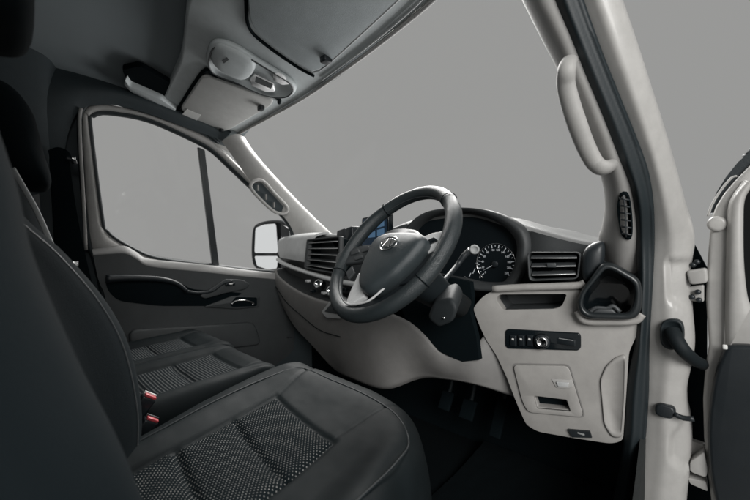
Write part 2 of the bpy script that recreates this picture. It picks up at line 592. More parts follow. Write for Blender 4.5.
plate('switch_mark', ats([(222, 60), (227, 57), (229, 59), (224, 63)], pl=PL_VISOR, push=-0.036), dn * 0.002, GREYPL, lamp)

# dark shelf pocket over the passenger door with its lighter lip
rail_lo = ats([(62, 175), (66, 140), (74, 117), (84, 107), (112, 104.5), (146, 112.5), (190, 128.5), (222, 140)], pl=PL_GLASS, push=0.02)
rail_hi = [Vector((-0.80, y, z)) for y, z in ((-0.2, 1.54), (-0.1, 1.545), (0.0, 1.54), (0.08, 1.53), (0.17, 1.515), (0.30, 1.49), (0.48, 1.46), (0.64, 1.43))]
rail_mid = [a.lerp(b, 0.5) + Vector((0.035, 0, 0)) for a, b in zip(rail_lo, rail_hi)]
surf('cant_rail', [rail_lo, rail_mid, rail_hi], DARKTRIM, van, nu=4, nv=5, solid=0.01, label='dark trim along the roof edge over the passenger door')
pk = ats([(126, 74), (160, 92), (168, 99), (160, 101), (136, 90), (126, 84)], pl=PL_VISOR, push=-0.01)
shelf = plate('overhead_grip', round_corners(ats([(125, 80), (129, 86), (160, 99), (176, 110), (172, 113), (156, 104), (131, 92), (124, 85)], pl=PL_VISOR, push=-0.02), 0.01), (0, 0.01, 0.03), CONSOLE, van, bevel=0.004, label='slim grey grip rail above the passenger door')
plate('grip_pocket', round_corners(ats([(122, 70), (140, 66), (172, 84), (170, 100), (158, 98), (130, 85)], pl=PL_VISOR, push=0.004), 0.02), (0, 0, 0.02), VOID, van)

# ---- passenger A pillar trim
pa_in = ats([(222, 141), (232, 155), (247, 176), (260, 191), (274, 207), (288, 222), (296, 240), (297, 256)], pl=PL_GLASS, push=0.03)
pa_out = [at(p, pl=PL_GLASS, push=0.075) for p in [(237, 134), (247, 149), (263, 168), (276, 182), (291, 198), (308, 215), (324, 230), (333, 238)]]
pa_far = [p + Vector((-0.03, 0.05, 0.0)) for p in pa_out]
pa_mid = [a.lerp(b, 0.5) + Vector((0.012, -0.006, 0.004)) for a, b in zip(pa_in, pa_out)]
pas_pillar = surf('a_pillar_trim', [pa_in, pa_mid, pa_out, pa_far], TRIM, van, nu=5, nv=5, solid=0.008, label='light grey trim of the far windscreen pillar')
hp = [at(p, pl=PL_GLASS, push=0.085) for p in [(251, 188), (254, 181), (263, 181), (275, 194), (287, 207), (285, 213), (275, 212), (262, 201)]]
tube('grab_handle', hp, 0.009, TRIM, pas_pillar, n=5, res=10, closed=True)
plate('handle_slot', [p + Vector((-0.02, 0.0, 0)) for p in scaled(hp, 0.9)], (-0.004, 0, 0), DARKTRIM, pas_pillar)
for q in ((258, 188), (266, 197), (274, 205)):
    c = at(q, pl=PL_GLASS, push=0.078)
    box('slot_rib', c, (0.012, 0.006, 0.03), TRIM, pas_pillar, bevel=0.002)

# ---- passenger door
pdoor = empty('door', (-0.9, 1.05, 0.0), van, 'closed passenger door with dark lower trim')
pdoor.matrix_parent_inverse = Matrix()
OFF = Vector((0.9, -1.05, 0.0))


def rel(o):
    """keep world place under an Empty that is not at the origin"""
    o.matrix_parent_inverse = o.parent.matrix_basis.inverted()
    return o


win_px = [(93, 126), (105, 220), (109, 229), (116, 236), (136, 247.5), (160, 256.5), (216, 264), (250, 268), (278, 270), (288, 268), (292, 255), (291, 234), (283, 219), (266, 203), (248, 187), (230, 170), (213, 154), (197, 144), (150, 123), (112, 115.5), (98, 116), (94, 119)]
win = ats(win_px, pl=PL_GLASS)
out_px = [(82, 122), (86, 190), (88, 225), (91, 248), (112, 262), (150, 272), (216, 280), (250, 284), (282, 288), (297, 280), (299, 256), (297, 232), (288, 213), (271, 197), (253, 180), (236, 163), (219, 147), (200, 134), (150, 115), (112, 105), (93, 104), (84, 110)]
Wn = arclen(cr(win, 4, True), 160)


def offset_loop(lp, d, nrm):
    nrm = Vector(nrm).normalized()
    out = []
    N = len(lp)
    for i in range(N):
        t = (lp[(i + 1) % N] - lp[i - 1]).normalized()
        out.append(lp[i] + t.cross(nrm) * d)
    return out


gn = Vector((1, 0, -0.16)).normalized()
sgn = 1
tst = offset_loop(Wn, 0.01, gn)
cW = sum(Wn, Vector()) / len(Wn)
if sum((p - cW).length for p in tst) < sum((p - cW).length for p in Wn):
    sgn = -1
O1 = offset_loop(Wn, sgn * 0.028, gn)
rel(loftloops('window_seal', [[p + gn * -0.01 for p in Wn], [p + gn * 0.010 for p in offset_loop(Wn, sgn * 0.004, gn)], [p + gn * 0.014 for p in offset_loop(Wn, sgn * 0.012, gn)], [p + gn * 0.008 for p in offset_loop(Wn, sgn * 0.024, gn)]], RUBBER, pdoor, cap=False))
# painted / trimmed window surround
outl = cr(ats(out_px, pl=PL_GLASS, push=0.012), 5, True)
innl = cr([p + gn * 0.012 for p in offset_loop(win, sgn * 0.016, gn)], 5, True)
rel(loftloops('window_frame', [[p - gn * 0.012 for p in innl], innl, [a.lerp(b, 0.5) + gn * 0.010 for a, b in zip(innl, outl)], outl, [p - gn * 0.03 for p in outl]], TRIM, pdoor, cap=False, label='light grey painted window frame'))
rel(plate('window_glass', Wn, gn * -0.004, GLASS, pdoor, smooth=False))
dv = ats([(198.5, 147), (205, 150), (219.5, 266), (213, 265)], pl=PL_GLASS, push=0.006)
rel(plate('divider_bar', dv, gn * -0.022, GREYPL, pdoor, bevel=0.003))

XD = -0.855
belt_px = [(92, 251), (106, 249), (124, 248), (136, 254), (150, 261), (200, 266), (250, 272), (290, 276)]
low1 = [(93, 254.5), (107, 253.5), (125, 253), (137, 259), (151, 266), (200, 271), (250, 276.5), (290, 280)]
low2 = [(97, 275), (110, 274), (127, 275), (142, 278), (156, 281), (200, 287), (250, 294), (292, 298)]
low3 = [(106, 305), (118, 305), (135, 306), (152, 309), (166, 312), (205, 320), (252, 330), (294, 336)]
rel(surf('door_sill', [ats(belt_px, x=-0.885), [p + Vector((0, 0, 0.006)) for p in ats(belt_px, x=-0.868)], ats(low1, x=-0.850), [p + Vector((-0.01, 0, -0.006)) for p in ats(low1, x=-0.852)]], DOORSILL, pdoor, nu=5, nv=5, solid=0.006, label='lighter grey window sill of the door trim'))
P2 = ats(low2, x=-0.853)
P3 = ats(low3, x=-0.858)
b1 = [Vector((-0.86, p.y, 0.25)) for p in P3]
b2 = [Vector((-0.88, p.y, 0.02)) for p in P3]
rel(surf('trim_panel', [[p + Vector((0, 0, -0.003)) for p in ats(low1, x=-0.851)], P2, [a.lerp(b, 0.3) for a, b in zip(P2, P3)], P3, b1, b2], DOORTRIM, pdoor, nu=5, nv=5, solid=0.01, label='dark grey lower trim panel'))
# armrest pull: dark pocket with a raised curved bolster
pull = round_corners(ats([(105, 276), (150, 275), (176, 279), (190, 289), (214, 291), (244, 293), (215, 306), (160, 306), (118, 301), (107, 290)], x=-0.848), 0.03)
rel(plate('armrest_recess', pull, (-0.004, 0, 0), VOID, pdoor))
rel(tube('armrest', ats([(106, 279), (130, 278), (158, 279), (176, 283), (187, 291)], x=-0.82), lambda t: 0.017 * (1 - 0.55 * t), BLACK, pdoor, n=6, res=12))
rel(tube('armrest_lip', ats([(184, 291), (198, 293), (212, 291), (222, 284), (232, 281)], x=-0.838), 0.009, BLACK, pdoor, n=5, res=10))
podp = round_corners(ats([(218, 284), (226, 279), (243, 280), (250, 284), (246, 289), (226, 293), (205, 299), (200, 296)], x=-0.832), 0.012)
rel(plate('switch_pod', podp, (-0.03, 0, 0), DOORTRIM, pdoor, bevel=0.006, seg=3))
rel(box('window_switch', at((230, 284.5), x=-0.828), (0.012, 0.05, 0.014), GLOSS, pdoor, bevel=0.003))
rel(box('switch_mark', at((231, 284), x=-0.8215), (0.002, 0.016, 0.005), WHITE, pdoor, bevel=0.0005))
lp = round_corners(ats([(204, 307), (233, 296), (260, 296), (259, 307), (236, 309)], x=-0.836), 0.012)
rel(plate('lever_bezel', lp, (-0.02, 0, 0), DOORTRIM, pdoor, bevel=0.004))
rel(plate('lever_recess', round_corners(ats([(230, 304), (236, 297), (257, 297.5), (257, 306), (232, 307)], x=-0.833), 0.01), (-0.002, 0, 0), VOID, pdoor))
rel(tube('door_lever', ats([(231, 304), (236, 301), (245, 300.5), (253, 303), (252, 305)], x=-0.822), 0.0085, CHROME, pdoor, n=5, res=10, flat=0.6))
rel(plate('map_pocket', round_corners(ats([(128, 330), (200, 326), (255, 322), (262, 345), (200, 352), (132, 352)], x=-0.83), 0.04), (-0.03, 0, 0), DOORTRIM, pdoor, bevel=0.01, seg=3))
# outer skin
rel(plate('outer_skin', [(-0.955, -0.02, 0.05), (-0.955, 1.08, 0.05), (-0.955, 1.12, 0.62), (-0.935, 0.0, 0.80)], (-0.01, 0, 0), PAINT, pdoor))

# door opening seal and B pillar of the passenger side
tube('door_seal', ats([(110, 330), (104, 300), (95, 262), (88, 240), (83, 190), (80, 140), (80, 117), (85, 106), (95, 100), (112, 101), (150, 111), (200, 130), (219, 143)], pl=PL_GLASS, push=0.016), 0.009, RUBBER, van, n=5, res=8)
tube('pillar_edge', ats([(86, 250), (83.5, 200), (80.5, 150), (79.5, 120), (81, 108)], pl=PL_GLASS, push=0.032), 0.006, TRIM, van, n=5, res=8)
surf('b_pillar', [ats([(60, 330), (92, 330), (104, 330)], pl=PL_GLASS, push=-0.02), ats([(58, 220), (80, 220), (92, 220)], pl=PL_GLASS, push=-0.02), ats([(50, 130), (76, 130), (90, 130)], pl=PL_GLASS, push=-0.02), ats([(50, 95), (78, 95), (100, 98)], pl=PL_GLASS, push=-0.02)], DARKTRIM, van, nu=4, nv=4, solid=0.004, off=-1)
bp_ = [(-0.93, 0.015), (-0.89, -0.035), (-0.83, -0.10), (-0.80, -0.30), (-0.88, -0.60)]
rows = []
for z, s in ((0.0, 0.0), (0.45, 0.0), (0.82, 0.0), (1.1, 0.035), (1.35, 0.075), (1.55, 0.10)):
    rows.append([(x + s, y + (0.0 if z > 0.8 else 0.02 if z > .4 else .05), z) for x, y in bp_])
surf('b_pillar_trim', rows, DARKTRIM, van, nu=5, nv=4, solid=0.01, label='dark trim of the passenger side rear pillar')
cov = empty('belt_cover', (0, 0, 0), van, 'tall black seat belt guide on the passenger pillar')
surf('cover_panel', [ats([(48, 150), (58, 147), (68, 151), (72, 158)], x=-0.74), ats([(50, 165), (58, 165), (66, 166), (70, 166)], x=-0.73), ats([(54, 230), (60, 230), (72, 230), (80, 230)], x=-0.74), ats([(58, 300), (70, 300), (86, 300), (96, 300)], x=-0.76)], VOID, cov, nu=5, nv=6, solid=0.03, off=1)
tube('belt_anchor', ats([(66, 158), (73, 160), (75, 164)], x=-0.70), 0.008, BLACK, cov)
box('anchor_bolt', at((73.5, 158.5), x=-0.69), (0.012, 0.012, 0.012), CHROME, cov, bevel=0.003)
box('belt_tongue', at((75, 264), x=-0.70), (0.01, 0.02, 0.022), CHROME, cov, bevel=0.003)

# ---- side mirror outside the passenger window
mir = empty('side_mirror', (0, 0, 0), van, 'black door mirror outside the passenger window')
YM = 1.08
mo = arclen(cr(ats([(252, 240), (254, 227), (262, 222), (274, 220.5), (283, 223), (286, 236), (286, 258), (284, 270), (270, 272), (256, 268), (252, 258)], y=YM), 4, True), 56)
mm_out = [p + Vector((0, 0.03, 0)) for p in scaled(mo, 1.03)]
loftloops('mirror_housing', [scaled(mo, 0.93, (0, 0.012, 0)), scaled(mo, 0.95, (0, -0.002, 0)), mo, mm_out, scaled(mm_out, 0.92, (0, 0.07, 0)), scaled(mm_out, 0.55, (0, 0.12, 0))], BLACK, mir)
plate('mirror_glass', round_corners(ats([(254.5, 253), (255.5, 228), (264, 224.5), (276, 223.5), (278, 253)], y=YM - 0.004), 0.025), (0, 0.004, 0), MIRROR, mir)
plate('wide_angle_glass', round_corners(ats([(254.5, 256), (278, 256), (277, 268.5), (268, 269.5), (257, 266)], y=YM - 0.004), 0.02), (0, 0.004, 0), MIRROR, mir)
surf('mirror_arm', [ats([(284, 224), (292, 230)], y=YM + 0.02), ats([(285, 245), (293, 250)], y=YM), ats([(284, 270), (292, 270)], y=YM + 0.02)], BLACK, mir, solid=0.05)

# ------------------------------------------------------------------ dashboard
dash = empty('dashboard', (0, 0, 0), van, 'two-tone dashboard, dark above and beige below')
# top deck from windscreen base to the rear crest
crest = [(-0.93, 1.02, 0.872), (-0.7, 0.985, 0.880), (-0.45, 0.945, 0.876), (-0.25, 0.94, 0.868), (-0.05, 0.95, 0.872), (0.10, 0.955, 0.905), (0.25, 0.95, 0.925), (0.40, 0.95, 0.922), (0.50, 0.95, 0.890), (0.60, 0.95, 0.855), (0.70, 0.95, 0.820), (0.80, 0.95, 0.797), (0.88, 0.95, 0.785)]
mid = [(x, 1.12 - 0.05 * abs(x), (0.865 + (z - 0.865) * 0.5) if x < 0.45 else z + 0.002) for x, y, z in crest]
far = [(x * 0.98, 1.36 - 0.22 * x * x, 0.86 if x < 0.45 else min(0.855, z + 0.005)) for x, y, z in crest]
crest = [Vector(p) for p in crest]
lipd = [p + Vector((0, -0.02, -0.014)) for p in crest]
surf('dash_top', [far, mid, [p + Vector((0, 0.03, 0.0)) for p in crest], crest, lipd], DASHTOP, dash, nu=5, nv=5, solid=0.01, off=-1, label='dark grey upper dash deck')
# face behind the wheel, dark
face_top = [p + Vector((0, 0.05 if 0.2 < p.x < 0.55 else -0.015, -0.012)) for p in crest]
fb = [(-0.9, 0.99, 0.66), (-0.7, 0.97, 0.64), (-0.45, 0.92, 0.60), (-0.25, 0.87, 0.60), (-0.05, 0.88, 0.60), (0.1, 0.90, 0.60), (0.25, 0.99, 0.62), (0.40, 1.0, 0.62), (0.50, 0.99, 0.66), (0.60, 0.92, 0.69), (0.70, 0.89, 0.70), (0.80, 0.90, 0.70), (0.88, 0.90, 0.70)]
fm = [(Vector(a) + Vector(b)) / 2 + Vector((0, 0.0, 0)) for a, b in zip(face_top, fb)]
surf('dash_face', [face_top, fm, fb], DASH, dash, nu=4, nv=4, solid=0.006, off=-1)

# passenger pad: satin grey block
surf('passenger_pad', [
    [(-0.925, 1.03, 0.880), (-0.7, 0.99, 0.890), (-0.42, 0.955, 0.886)],
    [(-0.92, 0.985, 0.872), (-0.7, 0.94, 0.882), (-0.42, 0.905, 0.882)],
    [(-0.915, 0.955, 0.850), (-0.7, 0.905, 0.858), (-0.44, 0.872, 0.862)],
    [(-0.905, 0.945, 0.79), (-0.7, 0.895, 0.79), (-0.48, 0.862, 0.79)],
    [(-0.90, 0.955, 0.752), (-0.7, 0.905, 0.745), (-0.51, 0.870, 0.735)]], SATIN, dash, nu=6, nv=6, solid=0.012, off=-1, label='satin grey pad in front of the passenger')
# silver strip under it
st = ats([(281, 256.5), (286, 262), (297, 269.5), (312, 278), (328, 285), (352, 292), (375, 297)], y=0.90)
st = [Vector((p.x, 0.955 - 0.15 * min(1, max(0, (p.x + 0.9) / 0.8)) ** 0.8, p.z)) for p in st]
stp = [(-0.905, 0.945, 0.742), (-0.82, 0.925, 0.723), (-0.66, 0.892, 0.702), (-0.48, 0.862, 0.684), (-0.30, 0.835, 0.668), (-0.1, 0.81, 0.655), (0.12, 0.80, 0.65)]
tube('silver_strip', stp, 0.013, BRIGHT, dash, n=6, res=10, flat=0.9)
# open shelf under the strip
tp = [Vector(p) + Vector((0, 0.008, -0.012)) for p in stp]
lip = [Vector(p) for p in [(-0.90, 0.925, 0.685), (-0.82, 0.895, 0.652), (-0.66, 0.855, 0.618), (-0.48, 0.815, 0.592), (-0.30, 0.780, 0.578), (-0.1, 0.755, 0.575), (0.12, 0.745, 0.59)]]
surf('dash_shelf', [tp, [a.lerp(b, 0.4) + Vector((0, 0.10, 0)) for a, b in zip(tp, lip)], [b + Vector((0, 0.09, 0.005)) for b in lip], [b + Vector((0, 0.004, 0.0)) for b in lip]], DASH, dash, nu=5, nv=5, solid=0.004)
# climate knobs sitting in the shelf
for q, r in (((318, 284), 0.022), ((331, 291), 0.026)):
    c = at(q, y=0.80)
    lathe('climate_knob', c, (0.15, -1, 0.35), [(r, -0.03), (r, 0.0), (r * 0.9, 0.005), (r * 0.55, 0.004), (r * 0.5, -0.004)], CHROME, dash)
for q in ((308, 281), (324, 293), (340, 297)):
    box('dash_button', at(q, y=0.79), (0.022, 0.02, 0.012), SILVER, dash, bevel=0.003)
for q in ((313, 291), (345, 289)):
    box('dash_button', at(q, y=0.80), (0.024, 0.02, 0.014), GLOSS, dash, bevel=0.003)

# lower dash: glovebox side, centre bulge and knee panel in one moulding
T = [Vector(p) for p in [(-0.90, 0.93, 0.69), (-0.82, 0.895, 0.655), (-0.66, 0.855, 0.62), (-0.48, 0.815, 0.594), (-0.30, 0.780, 0.580), (-0.1, 0.755, 0.577), (0.08, 0.745, 0.585), (0.25, 0.765, 0.55), (0.38, 0.785, 0.46), (0.47, 0.80, 0.50), (0.54, 0.85, 0.60), (0.64, 0.89, 0.60)]]
B = [Vector(p) for p in [(-0.90, 0.92, 0.62), (-0.82, 0.90, 0.50), (-0.66, 0.88, 0.385), (-0.48, 0.87, 0.31), (-0.30, 0.86, 0.235), (-0.1, 0.79, 0.262), (0.12, 0.755, 0.289), (0.245, 0.80, 0.345), (0.37, 0.79, 0.375), (0.47, 0.79, 0.384), (0.56, 0.84, 0.36), (0.66, 0.89, 0.34)]]
rows = []
for t, yo in ((-0.0, 0.0), (0.06, -0.010), (0.3, -0.016), (0.6, -0.012), (0.88, 0.0), (1.0, 0.01)):
    rows.append([a.lerp(b, t) + Vector((0, yo, 0)) for a, b in zip(T, B)])
rows.append([b + Vector((0, 0.05, 0.0)) for b in B])
rows.append([b + Vector((0, 0.22, 0.08)) for b in B])
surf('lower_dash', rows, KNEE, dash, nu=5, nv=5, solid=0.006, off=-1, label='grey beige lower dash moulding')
tube('glovebox_seam', [r.lerp(b, 0.42) + Vector((0, -0.022, 0)) for r, b in zip(T[1:6], B[1:6])], 0.0018, VOID, dash, n=5, res=6)

# small silver edged tray jutting from the centre
cup = empty('pull_out_tray', (0, 0, 0), dash)
tr = round_corners(ats([(321, 312), (332, 298), (342, 303), (346, 314), (340, 319), (326, 318)], y=0.72), 0.008)
plate('tray_front', tr, (0.0, 0.06, 0.0), SILVER, cup, bevel=0.004)
plate('tray_pad', round_corners(ats([(325, 311.5), (333, 302), (341, 306), (342, 312), (337, 314)], y=0.717), 0.006), (0, -0.004, 0), GREYPL, cup, bevel=0.002)


def vent(name, corners, nslat, depth, parent, label=None, bezel=DASH, slat=SILVER, tab=True):
    """corners TL, TR, BR, BL on the face; a frame, a black throat and tilted slats"""
    tl, tr_, br, bl = [Vector(c) for c in corners]
    n = (tr_ - tl).cross(bl - tl).normalized()
    if n.dot(CAM_P - tl) < 0:
        n = -n
    v = empty(name, (0, 0, 0), parent, label)
    outer = round_corners([tl, tr_, br, bl], 0.012)
    c = (tl + tr_ + br + bl) / 4
    inner = [c + (p - c) * 0.9 for p in outer]
    loftloops('vent_frame', [[p - n * 0.015 for p in outer], [p + n * 0.004 for p in outer], [p + n * 0.004 for p in scaled(outer, 0.94)], [p - n * 0.02 for p in inner]], bezel, v, cap=False)
    cavity('vent_throat', [p - n * 0.006 for p in scaled(outer, 0.95)], n * -depth, VOID, v, 0.9)
    for i in range(nslat):
        t = (i + 0.7) / (nslat + 0.4)
        a, b = tl.lerp(bl, t), tr_.lerp(br, t)
        a, b = a.lerp(b, 0.07), b.lerp(a, 0.07)
        dwn = (bl - tl).normalized()
        bm = bmesh.new()
        hgt = 0.0024
        q = [a + n * 0.001 - dwn * hgt, b + n * 0.001 - dwn * hgt, b + n * 0.001 + dwn * hgt, a + n * 0.001 + dwn * hgt]
        bk = [p - n * 0.022 - dwn * 0.006 for p in q]
        V = [bm.verts.new(p) for p in q + bk]
        for f in ((0, 1, 2, 3), (4, 5, 6, 7), (0, 1, 5, 4), (1, 2, 6, 5), (2, 3, 7, 6), (3, 0, 4, 7)):
            bm.faces.new([V[k] for k in f])
        sl_ = bm_done(bm, 'vent_slat', GREYPL, v, smooth=False, bevel=0.0008)
        bm = bmesh.new()
        tube_bm(bm, [a + n * 0.002 + dwn * 0.001, b + n * 0.002 + dwn * 0.001], 0.0014, 8)
        bm_done(bm, 'slat_trim', slat, v)
    if tab:
        m_ = tl.lerp(br, 0.5)
        box('vent_tab', m_ + n * 0.006, (0.022, 0.012, 0.008), GREYPL, v, bevel=0.002, rot=frame_of(n).to_3x3())
    return v


vent('air_vent', ats([(527, 252), (581.5, 252), (578.5, 279), (529, 281)], pl=PL_PANEL), 3, 0.06, dash, 'air vent with three silver slats beside the instruments', slat=SILVER)
vent('air_vent', [(-0.47, 0.858, 0.850), (-0.16, 0.815, 0.856), (-0.16, 0.805, 0.690), (-0.49, 0.850, 0.705)], 5, 0.07, dash, 'centre air vent with silver edged slats', slat=SILVER, tab=False)
vent('air_vent', ats([(288, 246), (295, 241.5), (294, 255), (286, 258)], y=0.955), 2, 0.05, dash, 'small chrome edged vent at the passenger end', slat=CHROME, tab=False)

# black round end of the driver vent band
ec = arclen(cr(ats([(582, 262), (584, 251), (591, 244), (601, 241), (605, 246), (604, 262), (597, 275), (586, 281), (582, 276)], pl=PL_PANEL, push=-0.002), 4, True), 40)
nP = Vector((-0.2, 1.0, 0)).normalized()
loftloops('end_cap', [[p + nP * 0.05 for p in ec], ec, scaled(ec, 0.9, nP * -0.012), scaled(ec, 0.5, nP * -0.018)], BLACK, dash)

# phone tray blocks on the centre of the dash
for i, px in enumerate(([(337, 231), (345, 228), (345, 241), (336, 243)], [(346, 228), (352, 226), (353, 240), (346, 242)])):
    plate('phone_tray', round_corners(ats(px, y=0.90), 0.006), (0, 0.05, 0), BLACK, dash, bevel=0.005)
# centre screen
scr = empty('screen', (0, 0, 0), dash, 'blue lit upright touch screen behind the wheel rim')
sp = [Vector(p) for p in [(-0.07, 0.855, 0.928), (0.087, 0.85, 0.937), (0.080, 0.85, 0.795), (-0.08, 0.855, 0.795)]]
plate('screen_frame', round_corners(sp, 0.012), (0, 0.03, 0), GLOSS, scr, bevel=0.003)
plate('screen_panel', scaled(round_corners(sp, 0.012), 0.90, (0, -0.002, 0)), (0, 0.001, 0), SCREEN, scr)
for px in ([(377, 221), (384, 218.5), (384, 226), (377, 228)], [(377, 230), (384, 228), (384, 235), (377, 236)], [(368, 226), (375, 222), (375, 229), (368, 232)], [(368, 234), (375, 231), (375, 237), (368, 238)]):
    plate('screen_tile', ats(px, y=0.8465), (0, 0.001, 0), SCREENB, scr)

# ---- instrument binnacle
clu = empty('instrument_cluster', (0, 0, 0), dash, 'dark hooded instrument cluster with white dials')
hood_in_px = [(409, 250), (410, 236), (416, 226), (430, 217), (450, 212.5), (468, 212), (483, 215.5), (500, 224), (511, 233), (517, 246), (514, 266), (508, 277), (500, 283), (480, 283), (462, 279), (440, 275), (418, 268)]
hood_out_px = [(403, 252), (404, 234), (411, 222), (426, 212), (448, 208), (470, 207.8), (488, 211), (508, 219.5), (522, 231), (526, 246), (523, 266), (516, 280), (505, 290), (480, 291), (460, 286), (438, 282), (414, 274)]
hi = arclen(cr(ats(hood_in_px, y=0.905), 4, True), 90)
ho = arclen(cr(ats(hood_out_px, y=0.885), 4, True), 90)
# match starts by construction; loft outer skin -> rim -> inner throat -> dial plane
hb = [p + Vector((0, 0.06, 0)) for p in ho]
hd = [p + Vector((0, 0.035, 0)) for p in scaled(hi, 0.985)]
loftloops('cluster_hood', [hb, ho, [a.lerp(b, 0.4) + Vector((0, -0.004, 0)) for a, b in zip(ho, hi)], hi, hd], DASH, clu, cap=False)
dial_y = 0.938
plate('dial_panel', [Vector((p.x, dial_y, p.z)) for p in scaled(hi, 1.0)], (0, 0.01, 0), DIALB, clu, smooth=False)


def dial(c, R, lo, hi_, step, a0, a1, needle, ring=True):
    bm = bmesh.new()
    n = int(round((hi_ - lo) / step))
    for i in range(n * 2 + 1):
        ang = math.radians(a0 + (a1 - a0) * i / (n * 2))
        d = Vector((math.sin(ang), 0, math.cos(ang)))
        t_ = Vector((math.cos(ang), 0, -math.sin(ang)))
        l = 0.010 if i % 2 == 0 else 0.006
        wd = 0.0013 if i % 2 == 0 else 0.0008
        vs = [bm.verts.new(c + d * R + t_ * wd), bm.verts.new(c + d * R - t_ * wd), bm.verts.new(c + d * (R - l) - t_ * wd), bm.verts.new(c + d * (R - l) + t_ * wd)]
        bm.faces.new(vs)
        if i % 2 == 0:
            M = Matrix.Translation(c + d * (R - 0.0165)) @ Matrix.Rotation(PI / 2, 4, 'X')
            text_bm(bm, str(lo + step * (i // 2)), 0.0095, M)
    r = bmesh.ops.extrude_face_region(bm, geom=list(bm.faces))
    bmesh.ops.translate(bm, verts=[v for v in r['geom'] if isinstance(v, bmesh.types.BMVert)], vec=(0, 0.0006, 0))
    bm_done(bm, 'dial_marking', DIALW, clu, smooth=False)
    if ring:
        pts = [c + Vector((math.sin(math.radians(a)), 0, math.cos(math.radians(a)))) * (R + 0.004) for a in range(int(a0) - 8, int(a1) + 9, 6)]
        tube('dial_ring', pts, 0.0014, CHROME, clu, n=1, res=6)
    ang = math.radians(needle)
    d = Vector((math.sin(ang), 0, math.cos(ang)))
    tube('dial_needle', [c + Vector((0, -0.004, 0)) - d * 0.004, c + Vector((0, -0.004, 0)) + d * (R - 0.016)], lambda t: 0.0016 - 0.001 * t, DIALW, clu, n=1, res=6)
    lathe('needle_hub', c + Vector((0, -0.002, 0)), (0, -1, 0), [(0.011, 0), (0.011, 0.004), (0.008, 0.006)], BLACK, clu, res=20)


dc = at((495.5, 264), y=dial_y - 0.003)
dial(dc, 0.063, 0, 220, 20, -128, 128, -118)
dc2 = at((430, 256), y=dial_y - 0.003)
dial(dc2, 0.058, 0, 6, 1, -128, 128, -128)
# trip display between the dials
bm = bmesh.new()
for (q, a_, ln) in (((470, 275), 28, 0.016), ((474, 271), 28, 0.020), ((480, 277), 5, 0.008), ((478, 268), 85, 0.008), ((477, 263), 85, 0.007)):
    box_bm(bm, at(q, y=dial_y - 0.003), (0.0022, 0.001, ln), Matrix.Rotation(math.radians(a_), 3, 'Y'))
bm_done(bm, 'gauge_marking', DIALW, clu, smooth=False)
tube('dial_arc', ats([(464, 276), (472, 281), (486, 284), (497, 282.5)], y=dial_y - 0.004), 0.0014, CHROME, clu, n=4, res=6)

# ---- driver side lower panel, beige
ct = empty('driver_panel', (0, 0, 0), dash, 'beige lower dash panel beside the door opening')
op = [(473, 309), (476, 304), (483, 296.5), (490, 292), (520, 287), (553, 286), (580, 286), (582, 300), (586, 312), (596, 316), (622, 317), (632, 313), (643, 313), (642, 322), (637, 335), (629, 352), (626, 398), (623, 441), (611, 444), (572, 438), (538, 432), (526, 425), (516, 402), (506, 376), (496, 355), (486, 340), (479, 325)]
ow = ats(op, pl=PL_PANEL)
hole = round_corners(ats([(496, 300), (499, 294.5), (567, 294), (562, 306), (555, 309), (503, 310)], pl=PL_PANEL), 0.008)
pod_hole = ats([(584, 306), (587, 295), (606, 274), (613, 275), (628, 285), (630, 294), (629, 306), (625, 311), (592, 311)], pl=PL_PANEL)
slot_hole = ats([(535, 396), (566, 400), (570, 410), (538, 407)], pl=PL_PANEL)
sw_px = [(505, 331), (508, 329), (579, 333), (581, 336), (581, 348), (578, 351), (508, 349), (505, 346)]
plate('panel_moulding', round_corners(ow, 0.012, 3), nP * 0.05, BEIGE, ct, holes=[hole, slot_hole], bevel=0.007, seg=3)
cavity('panel_shelf', [p + nP * 0.006 for p in scaled(hole, 1.04)], nP * 0.10 + Vector((0, 0, 0.0)), GREYPL, ct, 0.92)
tube('shelf_lip', ats([(493, 289), (520, 287.5), (553, 286.5), (578, 285.5), (585, 283)], pl=PL_PANEL, push=-0.006), 0.010, BEIGE, ct, n=5, res=10)
sw = empty('switch_panel', (0, 0, 0), ct, None)
sw2 = ats(sw_px, pl=PL_PANEL, push=-0.004)
# sub-parts of the panel keep to one level: the switch panel is its own part of the dashboard
bpy.data.objects.remove(sw)
swp = empty('switch_panel', (0, 0, 0), dash, 'gloss black strip of light switches with one round knob')
plate('switch_bezel', round_corners(sw2, 0.004), nP * 0.01, GLOSS, swp, bevel=0.003)
for px in (513.5, 521.5, 530):
    c = at((px, 340.5), pl=PL_PANEL, push=-0.007)
    box('rocker_switch', c, (0.017, 0.008, 0.030), BLACK, swp, bevel=0.002)
    box('switch_mark', c + Vector((0, -0.0045, 0.004)), (0.006, 0.001, 0.005), WHITE, swp, bevel=0.0003)
kc = at((542.5, 341), pl=PL_PANEL, push=-0.006)
lathe('light_knob', kc, -nP, [(0.020, 0), (0.019, 0.012), (0.017, 0.016), (0.010, 0.016), (0.009, 0.012)], BLACK, swp, res=28)
lathe('knob_ring', kc, -nP, [(0.0145, 0.0165), (0.0145, 0.018), (0.009, 0.018), (0.009, 0.0165)], CHROME, swp, res=28)
box('dimmer_slot', at((566, 342), pl=PL_PANEL, push=-0.006), (0.045, 0.006, 0.016), BLACK, swp, bevel=0.002)
box('switch_mark', at((566, 339.5), pl=PL_PANEL, push=-0.010), (0.035, 0.001, 0.002), STRAP, swp, bevel=0.0003)

